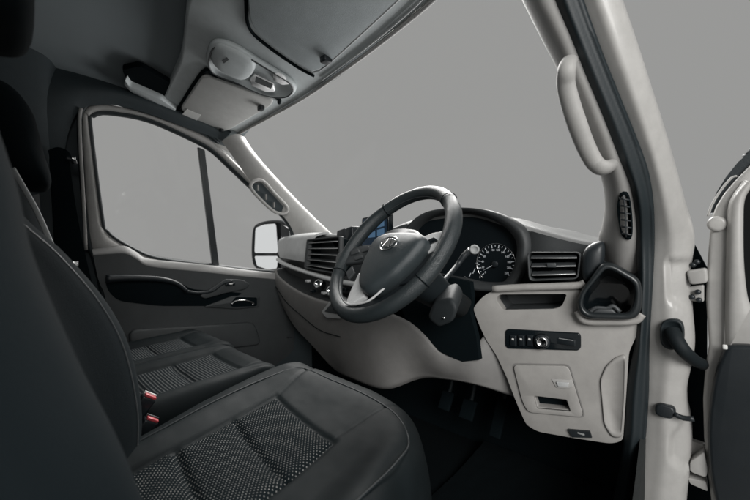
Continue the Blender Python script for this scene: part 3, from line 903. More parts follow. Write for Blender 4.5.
hatch = empty('fuse_hatch', (0, 0, 0), dash, 'square beige hatch with a small latch and a dark slot')
hq = ats([(513, 364), (569, 365), (584.5, 417), (528, 412), (522, 400)], pl=PL_PANEL, push=-0.001)
hol = round_corners(ats([(534, 395), (567, 399), (571, 411), (537, 408)], pl=PL_PANEL, push=-0.001), 0.004)
hqr = round_corners(hq, 0.014)
loftloops('hatch_gap', [[p - nP * 0.001 for p in scaled(hqr, 1.035)], [p - nP * 0.001 for p in hqr]], KNEE, hatch, cap=False)
plate('hatch_lid', [p - nP * 0.006 for p in scaled(hqr, 0.985)], nP * 0.006, BEIGE, hatch, holes=[[p - nP * 0.006 for p in hol]], bevel=0.003)
cavity('hatch_slot', [p - nP * 0.001 for p in scaled(hol, 1.03)], nP * 0.03, VOID, hatch, 0.95)
plate('hatch_latch', round_corners(ats([(551, 379), (572, 380), (573, 387), (568, 389), (556, 388)], pl=PL_PANEL, push=-0.009), 0.004), nP * 0.006, TRIM, hatch, bevel=0.002)
plate('latch_pull', round_corners(ats([(556, 382), (569, 383), (568, 387), (558, 386.5)], pl=PL_PANEL, push=-0.013), 0.002), nP * 0.005, SATIN, hatch, bevel=0.001)
# dark socket in the bottom edge and the side cheek
soc = empty('diagnostic_socket', (0, 0, 0), dash)
plate('socket_body', ats([(568, 430), (590, 432), (592, 438), (572, 437.5)], pl=PL_PANEL, push=-0.008), nP * 0.01, BLACK, soc)
box('socket_mark', at((581, 434), pl=PL_PANEL, push=-0.010), (0.016, 0.002, 0.004), STRAP, soc, bevel=0.0005)
ck = round_corners(ats([(600, 380), (606, 366), (616, 357), (626, 354), (625, 400), (622, 438), (612, 438), (604, 425)], pl=PL_PANEL, push=-0.004), 0.012)
ckp = loftloops('side_cheek', [[p + nP * 0.004 for p in scaled(ck, 1.0)], ck, scaled(ck, 0.93, nP * -0.003), scaled(ck, 0.88, nP * 0.0005)], BEIGE, dash)

# cup holder pod at the end of the dash
pod_ = empty('cup_holder', (0, 0, 0), dash, 'black angular cup holder at the door end of the dash')
cp = ats([(577, 305), (579, 294), (584, 287), (602, 262), (614, 264), (640, 279), (642, 290), (642, 308), (637, 318), (626, 320), (588, 319), (580, 314)], pl=PL_PANEL, push=-0.035)
ci = ats([(582, 303), (585, 293), (605, 268.5), (613, 270), (634, 283), (636, 293), (634, 306), (628, 315), (590, 314), (584, 310)], pl=PL_PANEL, push=-0.043)
A_ = arclen(round_corners(cp, 0.012), 72)
B_ = arclen(round_corners(ci, 0.012), 72)
# align start points of the two loops
k0 = min(range(72), key=lambda i: (B_[i] - A_[0]).length)
B_ = B_[k0:] + B_[:k0]
loftloops('holder_rim', [[p + nP * 0.06 for p in A_], A_, [a.lerp(b, 0.45) - nP * 0.007 for a, b in zip(A_, B_)], B_, [p + nP * 0.02 for p in scaled(B_, 0.985)]], PODRIM, pod_, cap=False)
cavity('holder_well', [p + nP * 0.012 for p in scaled(B_, 0.99)], nP * 0.085 + Vector((0, 0, -0.02)), GLOSS, pod_, 0.9)
tube('holder_clip', ats([(590, 312), (596, 308), (607, 308.5), (613, 306), (620, 312)], pl=PL_PANEL, push=-0.02), 0.005, GREYPL, pod_, n=4, res=8)
plate('holder_step', ats([(592, 313), (598, 309), (612, 309), (617, 314)], pl=PL_PANEL, push=-0.03), nP * 0.04, GREYPL, pod_, bevel=0.003)
tube('pod_collar', ats([(577, 311), (585, 321), (610, 322), (634, 321), (642, 314)], pl=PL_PANEL, push=-0.015), 0.009, BEIGE, dash, n=5, res=10)

# ------------------------------------------------------------------ driver A pillar
XP = empty('a_pillar_trim', (0, 0, 0), van, 'light grey driver pillar trim with a long grab handle')
vp = Vector((0, 0.5, 0.26)).normalized()
tr_l = ats([(500, -45), (523, 0), (541, 36), (559, 71), (574, 108), (588, 146), (602, 178), (606, 205), (603, 228), (600, 240), (603, 262)], pl=PL_PILLAR, push=0.03)
tr_m = ats([(520, -45), (540, 0), (558, 36), (574, 71), (590, 108), (605, 146), (616, 178), (620, 205), (620, 228), (619, 250), (620, 268)], pl=PL_PILLAR, push=-0.012)
tr_r = ats([(540, -45), (558, 0), (574, 36), (587, 71), (602, 108), (617, 146), (630, 178), (635, 205), (637, 228), (638, 250), (641, 285)], pl=PL_PILLAR, push=0.0)
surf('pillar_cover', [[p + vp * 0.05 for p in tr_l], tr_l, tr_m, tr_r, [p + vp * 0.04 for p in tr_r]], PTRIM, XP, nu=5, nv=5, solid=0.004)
hpts = ats([(571, 60), (567, 68), (566, 84), (570, 102), (577, 124), (586, 147), (595, 163), (604, 168), (613, 166)], pl=PL_PILLAR, push=-0.055)
hpts[0] = at((570, 60), pl=PL_PILLAR, push=0.0)
hpts[-1] = at((612, 165), pl=PL_PILLAR, push=0.0)
tube('grab_handle', hpts, lambda t: 0.0195 - 0.003 * abs(2 * t - 1), TRIM, XP, n=6, res=16, flat=0.8, label=None)
vp_px = [(619, 196), (622, 192), (627, 193), (630, 202), (632, 220), (632, 236), (629, 240), (622, 236), (619, 225), (617, 208)]
vl = arclen(cr(ats(vp_px, pl=PL_PILLAR, push=-0.018), 4, True), 40)
pv = empty('pillar_vent', (0, 0, 0), van, 'narrow black demister vent in the driver pillar')
loftloops('vent_frame', [[p + vp * 0.03 for p in vl], vl, scaled(vl, 0.86, vp * -0.001), scaled(vl, 0.82, vp * 0.004)], VOID, pv)
for i in range(6):
    y_ = 198.5 + i * 7.0
    a, b = at((619.2 + i * 0.5, y_), pl=PL_PILLAR, push=-0.022), at((629.5 + i * 0.5, y_ + 1.5), pl=PL_PILLAR, push=-0.022)
    tube('vent_slat', [a, b], 0.0022, BLACK, pv, n=1, res=6)
tube('vent_bar', ats([(623.5, 195), (625.5, 215), (626, 237)], pl=PL_PILLAR, push=-0.022), 0.002, GREYPL, pv, n=3, res=6)

# black door-opening seal between trim and paint
sl_px = [(540, -45), (555, 0), (570, 37), (585, 75), (602, 115), (617, 155), (632, 192)]
sr_px = [(568, -45), (582, 0), (600, 50), (620, 100), (636, 140), (647, 172), (652, 205)]
sl2 = [(636, 240), (639, 290), (636, 340), (627.5, 385), (625.5, 425), (618, 480), (610, 520)]
sr2 = [(653, 245), (651, 290), (648, 345), (647, 400), (642.5, 455), (636, 500), (630, 540)]
s1 = ats(sl_px, pl=PL_PILLAR, push=-0.002) + ats(sl2, y=0.878)
s2 = ats(sr_px, pl=PL_PILLAR, push=-0.002) + ats(sr2, y=0.878)
sm = [a.lerp(b, 0.5) + Vector((0, -0.016, -0.004)) for a, b in zip(s1, s2)]
sq = [a.lerp(b, 0.8) + Vector((0, -0.004, -0.001)) for a, b in zip(s1, s2)]
surf('door_seal', [[p + Vector((0, 0.03, 0)) for p in s1], s1, [a.lerp(b, 0.3) + Vector((0, -0.013, -0.003)) for a, b in zip(s1, s2)], sm, sq, s2, [p + Vector((0, 0.03, 0)) for p in s2]], RUBBER, van, nu=5, nv=3, solid=0.003, label='thick black rubber seal around the driver door opening')
# windscreen-side black edge behind the trim
# painted pillar and jamb
o1 = ats([(565, -45), (579, 0), (597, 50), (617, 100), (633, 140), (644, 172), (650, 205)], pl=PL_PILLAR, push=0.02) + ats([(651, 245), (649, 290), (646, 345), (645, 400), (640, 455), (633, 500), (627, 540)], y=0.90)
o3 = ats([(604, -45), (620, 0), (633, 38), (645, 75), (658, 115), (669, 152), (681, 196)], pl=PL_PILLAR, push=0.035) + ats([(692, 238), (687, 280), (692, 345), (684, 395), (689, 445), (684, 500), (680, 540)], y=0.91)
om = [a.lerp(b, 0.35) + Vector((0, -0.018, -0.006)) for a, b in zip(o1, o3)]
on = [a.lerp(b, 0.65) + Vector((0, -0.022, -0.007)) for a, b in zip(o1, o3)]
jamb = surf('a_pillar', [[p + Vector((0, 0.04, 0)) for p in o1], o1, om, on, o3, [p + Vector((0.0, 0.07, 0.0)) for p in o3]], PAINT, van, nu=14, nv=26, solid=0.004, label='white painted door jamb and windscreen pillar')


def seg_dist(px, pz, poly):
    d, inside = 1e9, False
    n = len(poly)
    for k in range(n):
        ax, az = poly[k]
        bx, bz = poly[(k + 1) % n]
        t = max(0, min(1, ((px - ax) * (bx - ax) + (pz - az) * (bz - az)) / max(1e-9, (bx - ax) ** 2 + (bz - az) ** 2)))
        d = min(d, math.hypot(px - ax - t * (bx - ax), pz - az - t * (bz - az)))
        if (az > pz) != (bz > pz) and px < (bx - ax) * (pz - az) / (bz - az) + ax:
            inside = not inside
    return d if inside else -d


# stamped pockets pressed into the jamb
for px, depth in (([(662, 262), (667, 258), (700, 257), (700, 330), (690, 318), (664, 301)], 0.013), ([(700, 410), (681, 420), (666, 437), (665, 460), (682, 478), (700, 480)], 0.014), ([(659, 360), (700, 360), (700, 363), (659, 363)], 0.004)):
    poly = [(p.x, p.z) for p in ats(px, y=0.875)]
    for v in jamb.data.vertices:
        if v.co.z < 0.83:
            d = seg_dist(v.co.x, v.co.z, poly)
            if d > 0:
                t = min(1, d / 0.013)
                v.co.y += depth * t * t * (3 - 2 * t)
# wiring boot
bo = arclen(cr(ats([(660, 334), (662, 323), (671, 319), (681, 322), (684, 333), (682, 346), (671, 350), (662, 345)], y=0.870), 4, True), 36)
boot = loftloops('wiring_boot', [[p + Vector((0, 0.02, 0)) for p in bo], bo, scaled(bo, 0.92, (0, -0.004, 0)), scaled(bo, 0.8, (0, 0.001, 0))], RUBBER, van, label='ribbed black wiring boot between jamb and door')
tube('boot_hose', [at((672, 331), y=0.868), at((677, 341), y=0.850), at((684, 351), y=0.850), at((694, 360), y=0.89), at((706, 366), y=0.96)], lambda t: 0.0155 - 0.003 * t, SHROUD, boot, n=16, res=16)
# black gap behind the jamb with the hinges
plate('hinge_gap', ats([(690, 236), (707, 268), (707, 445), (686, 432), (682, 300)], y=1.0), (0, 0.02, 0), VOID, van)
plate('hinge_gap', ats([(688, 425), (712, 452), (716, 540), (680, 540)], y=1.02), (0, 0.02, 0), VOID, van)
hg = empty('door_hinge', (0, 0, 0), van, 'white upper hinge of the open driver door')
plate('hinge_arm', round_corners(ats([(686, 271), (707, 268), (708, 283), (690, 285)], y=0.905), 0.008), (0, 0.035, 0), PAINT, hg, bevel=0.004)
plate('hinge_leaf', round_corners(ats([(687, 287), (704, 285), (704, 302), (688, 301)], y=0.93), 0.004), (0, 0.02, 0), PAINT, hg, bevel=0.003)
for q in ((692, 297), (698, 292), (699, 300), (693, 265), (697, 262)):
    lathe('hinge_bolt', at(q, y=0.925), (0, -1, 0.1), [(0.006, 0), (0.006, 0.006), (0.003, 0.008)], BLACK, hg, res=8)
hg2 = empty('door_hinge', (0, 0, 0), van, 'white lower hinge of the open driver door')
plate('hinge_arm', round_corners(ats([(690, 462), (704, 452), (708, 470), (706, 478), (690, 472)], y=0.915), 0.006), (0, 0.035, 0), PAINT, hg2, bevel=0.004)
plate('hinge_leaf', round_corners(ats([(688, 478), (706, 482), (708, 492), (690, 484)], y=0.92), 0.004), (0, 0.03, 0), PAINT, hg2, bevel=0.003)
plate('hinge_leaf', round_corners(ats([(688, 440), (705, 446), (704, 462), (690, 466)], y=0.95), 0.004), (0, 0.02, 0), PAINT, hg2, bevel=0.003)
stp_ = empty('check_strap', (0, 0, 0), van, 'black door check strap bolted to the jamb')
plate('strap_block', round_corners(ats([(655, 406), (660, 404), (673, 408), (676, 415), (671, 420), (660, 417.5), (655, 414)], y=0.868), 0.006), (0, 0.03, 0), BLACK, stp_, bevel=0.004)
tube('strap_rod', ats([(674, 414), (683, 418), (694, 419)], y=0.872), 0.006, BLACK, stp_, n=3, res=8)

# ------------------------------------------------------------------ open driver door
dd = empty('door', (0, 0, 0), van, 'wide open driver door of white paint and black trim')
YD = 0.93
edge = ats([(735, 180), (724, 193), (716, 206), (711.5, 218), (709.5, 235), (707, 268), (706, 300), (708, 330), (709, 345), (705, 370), (703, 400), (704, 440), (707, 468), (711, 500), (716, 545)], y=YD)
wl = ats([(752, 181), (748, 187), (743.5, 198), (742.5, 225), (743, 268), (746, 292), (750, 306)], y=YD)
outer = edge + [Vector((1.03, YD, 0.06)), Vector((1.90, YD, 0.05)), Vector((1.93, YD, 0.80)), Vector((1.86, YD, 1.33)), Vector((1.45, YD, 1.36)), Vector((1.25, YD, 1.22))]
hole = wl + [Vector((1.12, YD, 0.63)), Vector((1.84, YD, 0.70)), Vector((1.80, YD, 1.26)), Vector((1.48, YD, 1.29)), Vector((1.30, YD, 1.17))]
plate('door_frame', outer, (0, 0.045, 0), PAINT, dd, holes=[hole], bevel=0.008, seg=3, label='white painted inner door frame')
plate('window_glass', hole, (0, 0.004, 0), mat_dark := glass_mat('tinted_glass', 0.04, (0.05, 0.07, 0.075)), dd, smooth=False, label='dark tinted door window')
tube('window_seal', [at((737, 176), y=YD - 0.004)] + [p + Vector((-0.006, -0.004, 0.004)) for p in edge[:4]], 0.0022, TRIM, dd, n=4, res=8)
plate('seal_corner', ats([(756, 146), (738, 162), (726, 177), (716, 193), (710.5, 213), (713, 213), (723, 197), (736, 182), (756, 166)], y=YD + 0.012), (0, 0.02, 0), RUBBER, dd)
tube('outer_seal', [Vector((1.42, YD + 0.03, 1.39)), Vector((1.22, YD + 0.03, 1.24))] + ats([(760, 148), (752, 154)], y=YD + 0.03), lambda t: 0.014, RUBBER, dd, n=5, res=10)
lathe('rubber_stop', at((717, 224), y=YD - 0.001), (0, -1, 0), [(0.017, 0), (0.017, 0.004), (0.014, 0.008), (0.010, 0.009)], PAINT, dd, res=24)
# stepped return of the frame, lit
surf('frame_flange', [ats([(745, 180), (733, 196), (728, 212), (727, 250), (726, 300), (726, 345)], y=YD - 0.004), ats([(749, 181), (737, 197), (733, 213), (732, 250), (731, 300), (731, 345)], y=YD - 0.020), ats([(752, 183), (743, 199), (741.5, 225), (742, 262), (745, 295), (749, 310)], y=YD - 0.018), ats([(753, 184), (744, 200), (742.5, 225), (743, 262), (746, 295), (750, 310)], y=YD + 0.005)], PAINT, dd, nu=5, nv=3, solid=0.003)
tpx = ats([(726, 347), (732, 345.5), (752, 346)], y=YD - 0.03)
tr2 = tpx + [Vector((1.88, YD - 0.03, 0.60)), Vector((1.88, YD - 0.03, 0.10)), Vector((1.06, YD - 0.03, 0.09))] + ats([(716, 505), (710, 475), (707.5, 440), (709, 410), (714, 378), (721, 356)], y=YD - 0.03)
plate('trim_panel', round_corners(tr2, 0.02), (0, 0.03, 0), BLACK, dd, bevel=0.010, seg=3, label='black lower door trim')
box('trim_clip', at((725, 347), y=YD - 0.028), (0.008, 0.006, 0.01), WHITE, dd, bevel=0.002)

# sill and rear pillar on the driver side, behind the viewpoint
box('door_sill', (0.915, 0.25, -0.03), (0.09, 1.25, 0.12), PAINT, van, bevel=0.01)
surf('b_pillar_trim', [[(0.86, -0.36, 0), (0.95, -0.36, 0), (0.96, -0.62, 0)], [(0.86, -0.36, 0.8), (0.95, -0.36, 0.8), (0.96, -0.62, 0.8)], [(0.76, -0.36, 1.52), (0.84, -0.36, 1.50), (0.85, -0.62, 1.50)]], PAINT, van, solid=0.02)

# ------------------------------------------------------------------ steering column and wheel
col = empty('steering_column', (0, 0, 0), van, 'dark steering column shroud with two stalks')
WC = Vector((0.432, 0.469, 0.801))
WT, WY = 0.664, 0.177
WN = Vector((-math.sin(WY) * math.cos(WT), -math.cos(WY) * math.cos(WT), math.sin(WT)))
WX = Vector((math.cos(WY), -math.sin(WY), 0))
WU = WX.cross(WN) * -1
if WU.z < 0:
    WU = -WU


def W(x, y, h=0.0):
    return WC + WX * x + WU * y + WN * h


def ring_loop(cx, cy, rx, ry, h, n=28, pw=2.6):
    out = []
    for i in range(n):
        a = 2 * PI * i / n
        c, s = math.cos(a), math.sin(a)
        out.append(W(cx + rx * math.copysign(abs(c) ** (2 / pw), c), cy + ry * math.copysign(abs(s) ** (2 / pw), s), h))
    return out


loftloops('column_shroud', [ring_loop(0.0, 0.0, 0.055, 0.05, -0.05), ring_loop(0, -0.005, 0.066, 0.055, -0.065), ring_loop(0, -0.008, 0.060, 0.048, -0.12), ring_loop(0, 0.0, 0.044, 0.040, -0.20), ring_loop(0, 0.02, 0.034, 0.034, -0.30)], SHROUD, col)
# squared lower cowl and the dark knee gap beneath
cow = round_corners(ats([(433, 303), (451, 298), (458, 309), (453, 323), (438, 329), (427, 319)], y=0.54), 0.012)
plate('column_cowl', cow, (-0.03, 0.08, 0.03), COWL, col, bevel=0.010, seg=3)
lathe('cowl_screw', at((444, 318), y=0.539), (0, -1, 0.2), [(0.003, 0), (0.003, 0.003)], CHROME, col, res=10)
plate('knee_gap', ats([(398, 300), (425, 272), (470, 282), (472, 298), (470, 312), (476, 336), (479, 360), (462, 362), (440, 352), (420, 335), (405, 318)], y=0.775), (0, 0.02, 0), VOID, col)
# stalks
t0 = at((452, 272), y=0.66)
tube('wiper_stalk', [at((440, 285), y=0.60), at((456, 267), y=0.70), at((464, 256), y=0.72), at((471, 250), y=0.73)], lambda t: 0.006 + 0.004 * t, BLACK, col, n=5, res=12)
lathe('stalk_tip', at((474.5, 249.5), y=0.725), (CAM_P - at((474.5, 249.5), y=0.725)), [(0.0135, -0.02), (0.0135, 0.0), (0.0115, 0.004), (0.0085, 0.0045), (0.008, 0.002)], STRAP, col, res=24)
tube('stalk_trim', ats([(456, 266), (461, 258), (469, 248)], y=0.715), 0.0022, CHROME, col, n=4, res=6)
tube('indicator_stalk', [W(-0.05, 0.02, -0.07), W(-0.12, 0.035, -0.075), W(-0.17, 0.05, -0.06)], lambda t: 0.010 + 0.002 * t, BLACK, col, n=6, res=12)

wheel = empty('steering_wheel', (0, 0, 0), van, 'black leather three-spoke steering wheel with silver spoke inserts')
RW = 0.182
bm = bmesh.new()
N, MR = 120, 16
rings = []
for i in range(N):
    a = 2 * PI * i / N
    grip = 0.0020 * (math.exp(-((math.degrees(a) % 360 - 25) / 20) ** 2) + math.exp(-((math.degrees(a) % 360 - 155) / 20) ** 2))
    ra, rb = 0.0165 + grip, 0.0175 + grip
    rr = []
    for j in range(MR):
        b = 2 * PI * j / MR
        q = RW + ra * math.cos(b)
        rr.append(bm.verts.new(W(q * math.cos(a), q * math.sin(a), rb * math.sin(b))))
    rings.append(rr)
for i in range(N):
    for j in range(MR):
        bm.faces.new((rings[i][j], rings[(i + 1) % N][j], rings[(i + 1) % N][(j + 1) % MR], rings[i][(j + 1) % MR]))
bm_done(bm, 'wheel_rim', LEATHER, wheel)
for deg in (50, 205, 130, -25):
    a = math.radians(deg)
    bm = bmesh.new()
    pts = []
    for j in range(24):
        b = 2 * PI * j / 24
        q = RW + 0.0185 * math.cos(b)
        pts.append(W(q * math.cos(a), q * math.sin(a), 0.0193 * math.sin(b)))
    tube_bm(bm, pts, 0.0011, 6, True)
    bm_done(bm, 'rim_seam', VOID, wheel)
bm = bmesh.new()
tube_bm(bm, [W((RW - 0.0168) * math.cos(2 * PI * i / 90), (RW - 0.0168) * math.sin(2 * PI * i / 90), 0.004) for i in range(90)], 0.0010, 5, True)
bm_done(bm, 'rim_stitch', GREYPL, wheel)


def wpx(p, h):
    return at(p, pl=(WC, WN), push=h)


cv = [(370, 253), (374, 244.5), (380, 238.5), (389, 235), (399, 234), (413, 234), (423, 235.5), (426, 240), (421, 249), (412, 260), (403, 269), (394, 277.5), (382, 286), (372, 292), (365, 293), (361, 288), (361, 278), (364, 266)]
cl = arclen(cr([wpx(p, 0.022) for p in cv], 4, True), 80)
loftloops('airbag_cover', [scaled(cl, 0.97, WN * -0.04), scaled(cl, 1.0, WN * -0.006), cl, scaled(cl, 0.955, WN * 0.009), scaled(cl, 0.84, WN * 0.014), scaled(cl, 0.5, WN * 0.017), scaled(cl, 0.2, WN * 0.018)], COVER, wheel)
loftloops('hub_body', [ring_loop(0, 0, 0.085, 0.075, -0.055, 32), ring_loop(0, 0, 0.085, 0.07, -0.01, 32), ring_loop(0, 0, 0.07, 0.06, 0.006, 32)], BLACK, wheel)
# emblem: silver oval outline holding three slanted facets
EMC, EMH = (388.5, 243.5), 0.0405
ec_ = wpx(EMC, EMH)
ex, ey = WX, WU
bm = bmesh.new()
tube_bm(bm, [ec_ + ex * 0.0285 * math.cos(2 * PI * i / 48) + ey * 0.0185 * math.sin(2 * PI * i / 48) for i in range(48)], 0.0022, 8, True)
bm_done(bm, 'emblem_ring', CHROME, wheel)
for tri in ([(-0.023, 0.008), (-0.006, 0.013), (-0.014, -0.010)], [(-0.004, 0.0135), (0.004, 0.0135), (0.010, -0.011), (-0.010, -0.011)], [(0.023, 0.008), (0.006, 0.013), (0.014, -0.010)]):
    plate('emblem_facet', [ec_ + ex * x + ey * y for x, y in tri], WN * 0.003, CHROME, wheel, bevel=0.001, smooth=False)
# spokes
def spoke(name, px, h, m, th=0.014, r=0.006, b=0.004):
    return plate(name, round_corners([wpx(p, h) for p in px], r), WN * -th, m, wheel, bevel=b, seg=3)


spoke('spoke', [(420, 238), (432, 233), (443, 231), (447, 236), (441, 246), (430, 252), (413, 258), (408, 262)], 0.002, BRIGHT)
spoke('spoke', [(336, 255), (343, 250), (362, 245), (378, 243), (372, 256), (358, 262), (342, 264), (335, 262)], 0.004, GREYPL)
spoke('spoke_insert', [(359, 272), (363, 284), (364, 296), (352, 303), (346, 303), (349, 294)], 0.012, BRIGHT)
tube('spoke_trim', [wpx(q, 0.013) for q in [(346, 303), (352, 304.5), (368, 301), (382, 290), (397, 275)]], 0.0026, BRIGHT, wheel, n=5, res=8)
spoke('spoke', [(346, 302), (363, 275), (395, 277), (420, 262), (412, 282), (396, 296), (376, 306), (356, 309)], -0.006, BLACK, 0.016)
spoke('spoke', [(404, 270), (424, 257), (434, 250), (426, 266), (412, 281), (398, 285)], 0.000, BLACK, 0.01)
for px in ([(418, 246), (426, 241.5), (430, 243), (422, 248)], [(427, 240), (434, 237), (437, 239.5), (430, 243)], [(416, 251), (422, 249), (424, 251), (418, 254)]):
    spoke('wheel_button', px, 0.007, GLOSS, 0.006, 0.002, 0.0015)
for px in ([(350, 251), (358, 248.5), (359, 252), (351, 255)], [(361, 248), (369, 246), (369, 250), (362, 252)], [(354, 257), (362, 255), (362, 258), (355, 260)], [(346, 272), (352, 266), (354, 272), (348, 279)]):
    spoke('wheel_button', px, 0.008, GREYPL, 0.006, 0.002, 0.0015)

# ------------------------------------------------------------------ seats
def seat_cushion(name, O, yaw, rows, ins, ucols, parent, fabric, seams, groove=0.006, nu=14, nv=14, label=None, skew=0.0):
    """rows: control rows front-to-rear of (u, v, z) in seat axes; ins = (u0,u1,v0,v1) the woven insert"""
    r = Vector((math.cos(yaw), math.sin(yaw), 0))
    f = Vector((-math.sin(yaw), math.cos(yaw), 0))
    R = [cr([Vector(p) for p in row], nu) for row in rows]
    cols = [cr([q[i] for q in R], nv) for i in range(len(R[0]))]
    bm = bmesh.new()
    uvl = bm.loops.layers.uv.new('UVMap')
    V, L = [], {}

    def dist_ins(u, v):
        v = v + skew * (u - ins[0])
        du = max(ins[0] - u, u - ins[1])
        dv = max(ins[2] - v, v - ins[3])
        if du > 0 and dv > 0:
            return math.hypot(du, dv)
        return max(du, dv)
    for c in cols:
        line = []
        for p in c:
            u, v, z = p
            d = dist_ins(u, v)
            vs_ = v + skew * (u - ins[0])
            g = -groove * math.exp(-(d / 0.0055) ** 2)
            if d < 0:
                pil = min(1, -d / 0.05)
                for sv in seams:
                    g -= groove * math.exp(-((vs_ - sv) / 0.006) ** 2)
                    pil = min(pil, abs(vs_ - sv) / 0.05)
                g += 0.007 * (1 - (1 - pil) ** 2)
            elif vs_ > ins[3]:
                for su in (ins[0], ins[1]):
                    g -= 0.5 * groove * math.exp(-((u - su + (0.25 * (v - ins[3]) * (1 if su > 0 else -1) * -1)) / 0.005) ** 2)
            k = Vector(O) + r * u + f * v
            q = Vector((u * 14 + v * 5, v * 22, 3.1 + O[0] * 7))
            if d > 0:
                g += 0.0008 * noise.noise(q) + 0.0003 * noise.noise(q * 2.3)
            else:
                g += 0.0010 * noise.noise(q * 1.3)
            vert = bm.verts.new((k.x, k.y, z + g))
            L[vert] = (u, v)
            line.append(vert)
        V.append(line)
    for a, b in zip(V, V[1:]):
        for i in range(len(a) - 1):
            fc = bm.faces.new((a[i], a[i + 1], b[i + 1], b[i]))
            cu = sum(L[q][0] for q in fc.verts) / 4
            cv_ = sum(L[q][1] for q in fc.verts) / 4
            if dist_ins(cu, cv_) < 0:
                fc.material_index = 1
            elif cv_ + skew * (cu - ins[0]) > ins[3]:
                fc.material_index = 2
            for lp_ in fc.loops:
                lp_[uvl].uv = L[lp_.vert]
    me = bpy.data.meshes.new(name)
    bmesh.ops.recalc_face_normals(bm, faces=bm.faces)
    bm.to_mesh(me)
    bm.free()
    return link(name, me, [VINYL, fabric, VINYL], parent, label=label)


seat = empty('driver_seat', (0, 0, 0), van, 'black driver seat with a dotted woven cushion insert')
SY = math.radians(7)
rowsD = [
    [(-0.20, 0.455, 0.24), (-0.16, 0.455, 0.24), (-0.06, 0.455, 0.24), (0.06, 0.45, 0.24), (0.17, 0.42, 0.24), (0.25, 0.38, 0.24), (0.30, 0.33, 0.24)],
    [(-0.215, 0.445, 0.38), (-0.165, 0.450, 0.38), (-0.06, 0.450, 0.38), (0.06, 0.445, 0.38), (0.17, 0.415, 0.37), (0.25, 0.37, 0.36), (0.30, 0.31, 0.34)],
    [(-0.225, 0.425, 0.455), (-0.165, 0.440, 0.462), (-0.06, 0.440, 0.458), (0.06, 0.43, 0.452), (0.17, 0.40, 0.445), (0.25, 0.345, 0.43), (0.30, 0.28, 0.40)],
    [(-0.245, 0.38, 0.470), (-0.175, 0.385, 0.488), (-0.06, 0.38, 0.480), (0.06, 0.37, 0.474), (0.17, 0.345, 0.474), (0.25, 0.30, 0.466), (0.305, 0.25, 0.42)],
    [(-0.265, 0.29, 0.455), (-0.20, 0.29, 0.482), (-0.09, 0.275, 0.462), (0.05, 0.265, 0.456), (0.175, 0.25, 0.466), (0.255, 0.22, 0.472), (0.31, 0.19, 0.42)],
    [(-0.265, 0.16, 0.435), (-0.195, 0.16, 0.475), (-0.09, 0.16, 0.445), (0.05, 0.15, 0.438), (0.175, 0.14, 0.452), (0.255, 0.12, 0.472), (0.31, 0.10, 0.41)],
    [(-0.245, 0.04, 0.42), (-0.18, 0.04, 0.465), (-0.09, 0.04, 0.435), (0.05, 0.035, 0.428), (0.175, 0.03, 0.445), (0.25, 0.02, 0.465), (0.30, 0.01, 0.40)],
    [(-0.225, -0.10, 0.41), (-0.165, -0.10, 0.45), (-0.09, -0.10, 0.425), (0.05, -0.10, 0.42), (0.175, -0.10, 0.43), (0.25, -0.10, 0.45), (0.30, -0.10, 0.39)],
]
for i_, rw in enumerate(rowsD[:5]):   # the outboard front corner tucks in
    for j_, (du_, dv_) in ((4, (0.006, 0.008)), (5, (0.020, 0.018)), (6, (0.034, 0.022))):
        u_, v_, z_ = rw[j_]
        rw[j_] = (u_ - du_, v_ - dv_ * (1 if i_ < 4 else 0.4), z_)
for rw in rowsD:                     # outer walls down to the seat base
    a, b = rw[0], rw[-1]
    rw.insert(0, (a[0] - 0.012, a[1], 0.24))
    rw.append((b[0] + 0.01, b[1], 0.22))
seat_cushion('cushion', (0.42, 0.0, 0), SY, rowsD, (-0.125, 0.105, -0.2, 0.268), None, seat, DOTS, (0.16, 0.045), nu=22, nv=26, skew=0.2)
def seat_pt(u, v, z):
    return Vector((0.42 + math.cos(SY) * u - math.sin(SY) * v, math.sin(SY) * u + math.cos(SY) * v, z))


tube('cushion_piping', [seat_pt(*q) for q in ((-0.178, -0.08, 0.451), (-0.182, 0.04, 0.466), (-0.197, 0.16, 0.476), (-0.202, 0.29, 0.483), (-0.178, 0.383, 0.488), (-0.06, 0.385, 0.4805), (0.06, 0.375, 0.4745), (0.165, 0.338, 0.4735), (0.23, 0.282, 0.467), (0.252, 0.212, 0.4725), (0.256, 0.12, 0.4725), (0.25, 0.02, 0.4655))], 0.0019, STITCH, seat, n=6, res=6)
box('seat_base', (0.43, 0.10, 0.13), (0.40, 0.42, 0.24), VOID, seat, bevel=0.02)
plate('side_valance', round_corners([Vector(p) for p in [(0.735, -0.15, 0.40), (0.735, 0.25, 0.36), (0.72, 0.36, 0.30), (0.72, 0.36, 0.22), (0.735, -0.15, 0.2)]], 0.03), (-0.03, 0, 0), BLACK, seat, bevel=0.008)

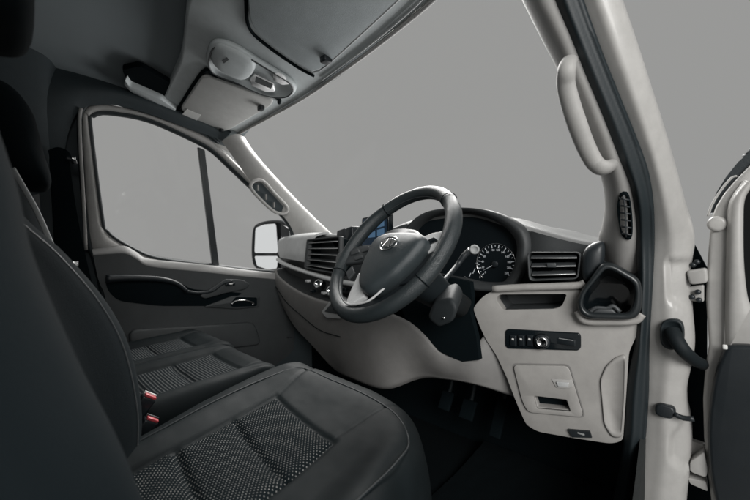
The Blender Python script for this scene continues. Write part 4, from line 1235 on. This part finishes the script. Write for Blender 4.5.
# backrest: horizontal sections, bolsters forward, reclining
secs = []
for z, yl, yc, yr, hw in ((0.43, -0.015, -0.085, -0.062, 0.245), (0.52, -0.010, -0.10, -0.080, 0.25), (0.635, -0.026, -0.12, -0.108, 0.25), (0.725, -0.060, -0.145, -0.137, 0.24), (0.81, -0.112, -0.175, -0.160, 0.225), (0.87, -0.160, -0.195, -0.168, 0.205), (0.95, -0.200, -0.205, -0.185, 0.18), (1.02, -0.225, -0.215, -0.205, 0.165)):
    cx = 0.425
    yb = yc - 0.12
    secs.append([(cx - hw + 0.04, yb, z), (cx - hw - 0.01, (yl + yb) / 2, z), (cx - hw + 0.01, yl - 0.012, z), (cx - hw + 0.035, yl, z), (cx - hw + 0.075, yl - 0.012, z), (cx - 0.10, yc, z), (cx, yc - 0.004, z), (cx + 0.10, yc, z), (cx + hw - 0.08, yr - 0.012, z), (cx + hw - 0.04, yr, z), (cx + hw - 0.01, yr - 0.015, z), (cx + hw + 0.01, (yr + yb) / 2, z), (cx + hw - 0.04, yb, z)])
top_ = [(x * 0.6 + 0.425 * 0.4, y * 0.6 - 0.24 * 0.4, 1.055) for x, y, z in secs[-1]]
secs.append(top_)
surf('backrest', secs, FABRIC, seat, nu=5, nv=6, solid=0.004)
pipe = [Vector(s[4]) + Vector((0, 0.002, 0)) for s in secs[:-2]]
tube('backrest_piping', pipe, 0.0018, GREYPL, seat, n=5, res=6)


def headrest(c, size, parent, name='headrest'):
    bm = bmesh.new()
    nn = 10
    bmesh.ops.create_uvsphere(bm, u_segments=28, v_segments=18, radius=1)
    for v in bm.verts:
        x, y, z = v.co
        e = 0.62
        q = Vector((math.copysign(abs(x) ** e, x), math.copysign(abs(y) ** e, y), math.copysign(abs(z) ** e, z)))
        v.co = Vector((c[0] + q.x * size[0] / 2, c[1] + q.y * size[1] / 2 - 0.04 * z, c[2] + q.z * size[2] / 2))
    return bm_done(bm, name, FABRIC, parent)


headrest((0.44, -0.222, 1.19), (0.28, 0.12, 0.27), seat)
for dx in (-0.06, 0.06):
    tube('headrest_post', [(0.44 + dx, -0.24, 1.0), (0.44 + dx, -0.24, 1.14)], 0.006, CHROME, seat, n=1, res=10)

# bench
bench = empty('passenger_bench', (0, 0, 0), van, 'black two-seat passenger bench with ribbed woven inserts')


def bench_rows(u0, u1, z, vf):
    w_ = u1 - u0
    fr = (0.0, 0.09, 0.24, 0.5, 0.76, 0.91, 1.0)
    hz = (-0.025, 0.018, -0.006, -0.010, -0.006, 0.018, -0.025)
    out = []
    for v, dz, s in ((vf + 0.012, -0.16, 0), (vf + 0.01, -0.06, 0), (vf - 0.006, -0.012, 0), (vf - 0.05, 0.006, 0.3), (vf - 0.13, 0.0, 0.8), (vf - 0.24, -0.006, 1), (vf - 0.36, -0.012, 1), (vf - 0.52, -0.016, 1)):
        rw = [(u0 + w_ * t, v - (0.02 if t in (0.0, 1.0) and dz > -0.05 else 0), z + dz + h * (s if abs(t - .5) < .42 else max(s, .5))) for t, h in zip(fr, hz)]
        rw.insert(0, (u0 - 0.004, v, z - 0.18))
        rw.append((u1 + 0.004, v, z - 0.18))
        out.append(rw)
    return out


seat_cushion('cushion', (0, 0, 0), 0.0, bench_rows(-0.425, -0.02, 0.425, 0.44), (-0.345, -0.10, -0.1, 0.335), None, bench, RIBS, (0.20, 0.08), nu=14, nv=16, label='middle cushion')
seat_cushion('cushion', (0, 0, 0), 0.0, bench_rows(-0.82, -0.43, 0.42, 0.47), (-0.74, -0.51, -0.1, 0.345), None, bench, RIBS, (0.21, 0.09), nu=14, nv=16, label='outer cushion')
box('bench_base', (-0.42, 0.10, 0.14), (0.72, 0.5, 0.26), VOID, bench, bevel=0.02)
for x0, x1 in ((-0.42, -0.03), (-0.82, -0.43)):
    sx = []
    for z, y in ((0.42, -0.09), (0.6, -0.10), (0.8, -0.125), (0.93, -0.15), (0.985, -0.18), (0.99, -0.23)):
        k = 0.0 if z < 0.9 else 0.03
        sx.append([(x0 + k, y - 0.10, z), (x0 + 0.004 + k, y - 0.02, z), (x0 + 0.05 + k, y + 0.015, z), (x0 + 0.12, y - 0.01, z), ((x0 + x1) / 2, y - 0.012, z), (x1 - 0.12, y - 0.01, z), (x1 - 0.05 - k, y + 0.015, z), (x1 - 0.004 - k, y - 0.02, z), (x1 - k, y - 0.10, z)])
    surf('backrest', sx, FABRIC, bench, nu=5, nv=5, solid=0.004)
headrest((-0.255, -0.165, 1.10), (0.26, 0.10, 0.25), bench)
headrest((-0.63, -0.20, 1.10), (0.25, 0.10, 0.22), bench)
tube('pale_strip', ats([(12, 168), (23, 187), (35, 208), (46, 232), (56, 256)], x=0.0), lambda t: 0.005, STRAP, van, n=5, res=8, flat=0.4, label='pale diagonal strip beside the backrest')  # thin pale strip slanting down beside the backrest
plate('belt_stalk_plate', ats([(33, 195), (39, 194), (41, 215), (40, 240), (36, 238)], x=-0.12), (-0.01, 0, 0), GREYPL, bench)

# belt buckles with red buttons between driver seat and bench
for i, (q, xx) in enumerate((((150, 396), 0.075), ((152, 419), 0.10))):
    bk = empty('seat_buckle', (0, 0, 0), van, ('black belt buckle with red button nearer the bench', 'black belt buckle with red button against the driver seat')[i])
    c = at(q, x=xx)
    rot = Matrix.Rotation(math.radians(-38), 3, 'X') @ Matrix.Rotation(math.radians(12), 3, 'Y')
    box('buckle_body', c + rot @ Vector((0, 0, -0.038)), (0.022, 0.032, 0.075), BLACK, bk, bevel=0.005, rot=rot)
    box('release_button', c + rot @ Vector((0.004, 0, 0.001)), (0.010, 0.026, 0.006), RED, bk, bevel=0.002, rot=rot)
    box('button_edge', c + rot @ Vector((-0.006, 0, 0.002)), (0.003, 0.028, 0.006), WHITE if i == 0 else GREYPL, bk, bevel=0.001, rot=rot)
    if i == 1:
        box('buckle_strap', c + Vector((-0.006, -0.03, -0.03)), (0.004, 0.035, 0.04), STRAP, bk, bevel=0.001, rot=rot)

# ------------------------------------------------------------------ pedals and footwell
for i, (q, ww) in enumerate((((446, 401), 0.05), ((468, 410), 0.055), ((499, 418), 0.04))):
    pd = empty('pedal', (0, 0, 0), van, ('leftmost black pedal of the footwell', 'middle black pedal of the footwell', 'rightmost black pedal of the footwell')[i])
    c = at(q, y=0.98)
    rot = Matrix.Rotation(math.radians(-35), 3, 'X')
    box('pedal_pad', c, (ww, 0.014, 0.07 if i < 2 else 0.13), VOID, pd, bevel=0.005, rot=rot)
    tube('pedal_arm', [c + Vector((0, 0.01, 0.0)), c + Vector((0, 0.05, 0.08)), c + Vector((0, 0.06, 0.2))], 0.008, SHROUD, pd, n=4, res=8)
bm = bmesh.new()
bmesh.ops.create_grid(bm, x_segments=40, y_segments=40, size=0.5)
for v in bm.verts:
    u, t = v.co.x, v.co.y
    v.co = Vector((0.62 + u * 0.55, 0.74 + t * 0.70, 0.012 + 0.10 * max(0, t - 0.15) ** 1.2 + random.uniform(0, 0.004)))
bm_done(bm, 'floor_mat', CARPET, van, solid=0.006, label='black carpet mat in the driver footwell')
surf('kick_panel', [[(0.87, 0.45, 0.03), (0.87, 0.7, 0.03), (0.86, 0.89, 0.03)], [(0.875, 0.47, 0.2), (0.875, 0.7, 0.25), (0.868, 0.89, 0.34)]], KICK, van, solid=0.01)

surf('kick_panel', [[(-0.875, 0.85, 0.0), (-0.86, 1.05, 0.0), (-0.80, 1.25, 0.0)], [(-0.885, 0.88, 0.4), (-0.87, 1.06, 0.4), (-0.82, 1.25, 0.4)], [(-0.905, 0.93, 0.66), (-0.89, 1.1, 0.72), (-0.85, 1.26, 0.84)]], DARKTRIM, van, solid=0.02)
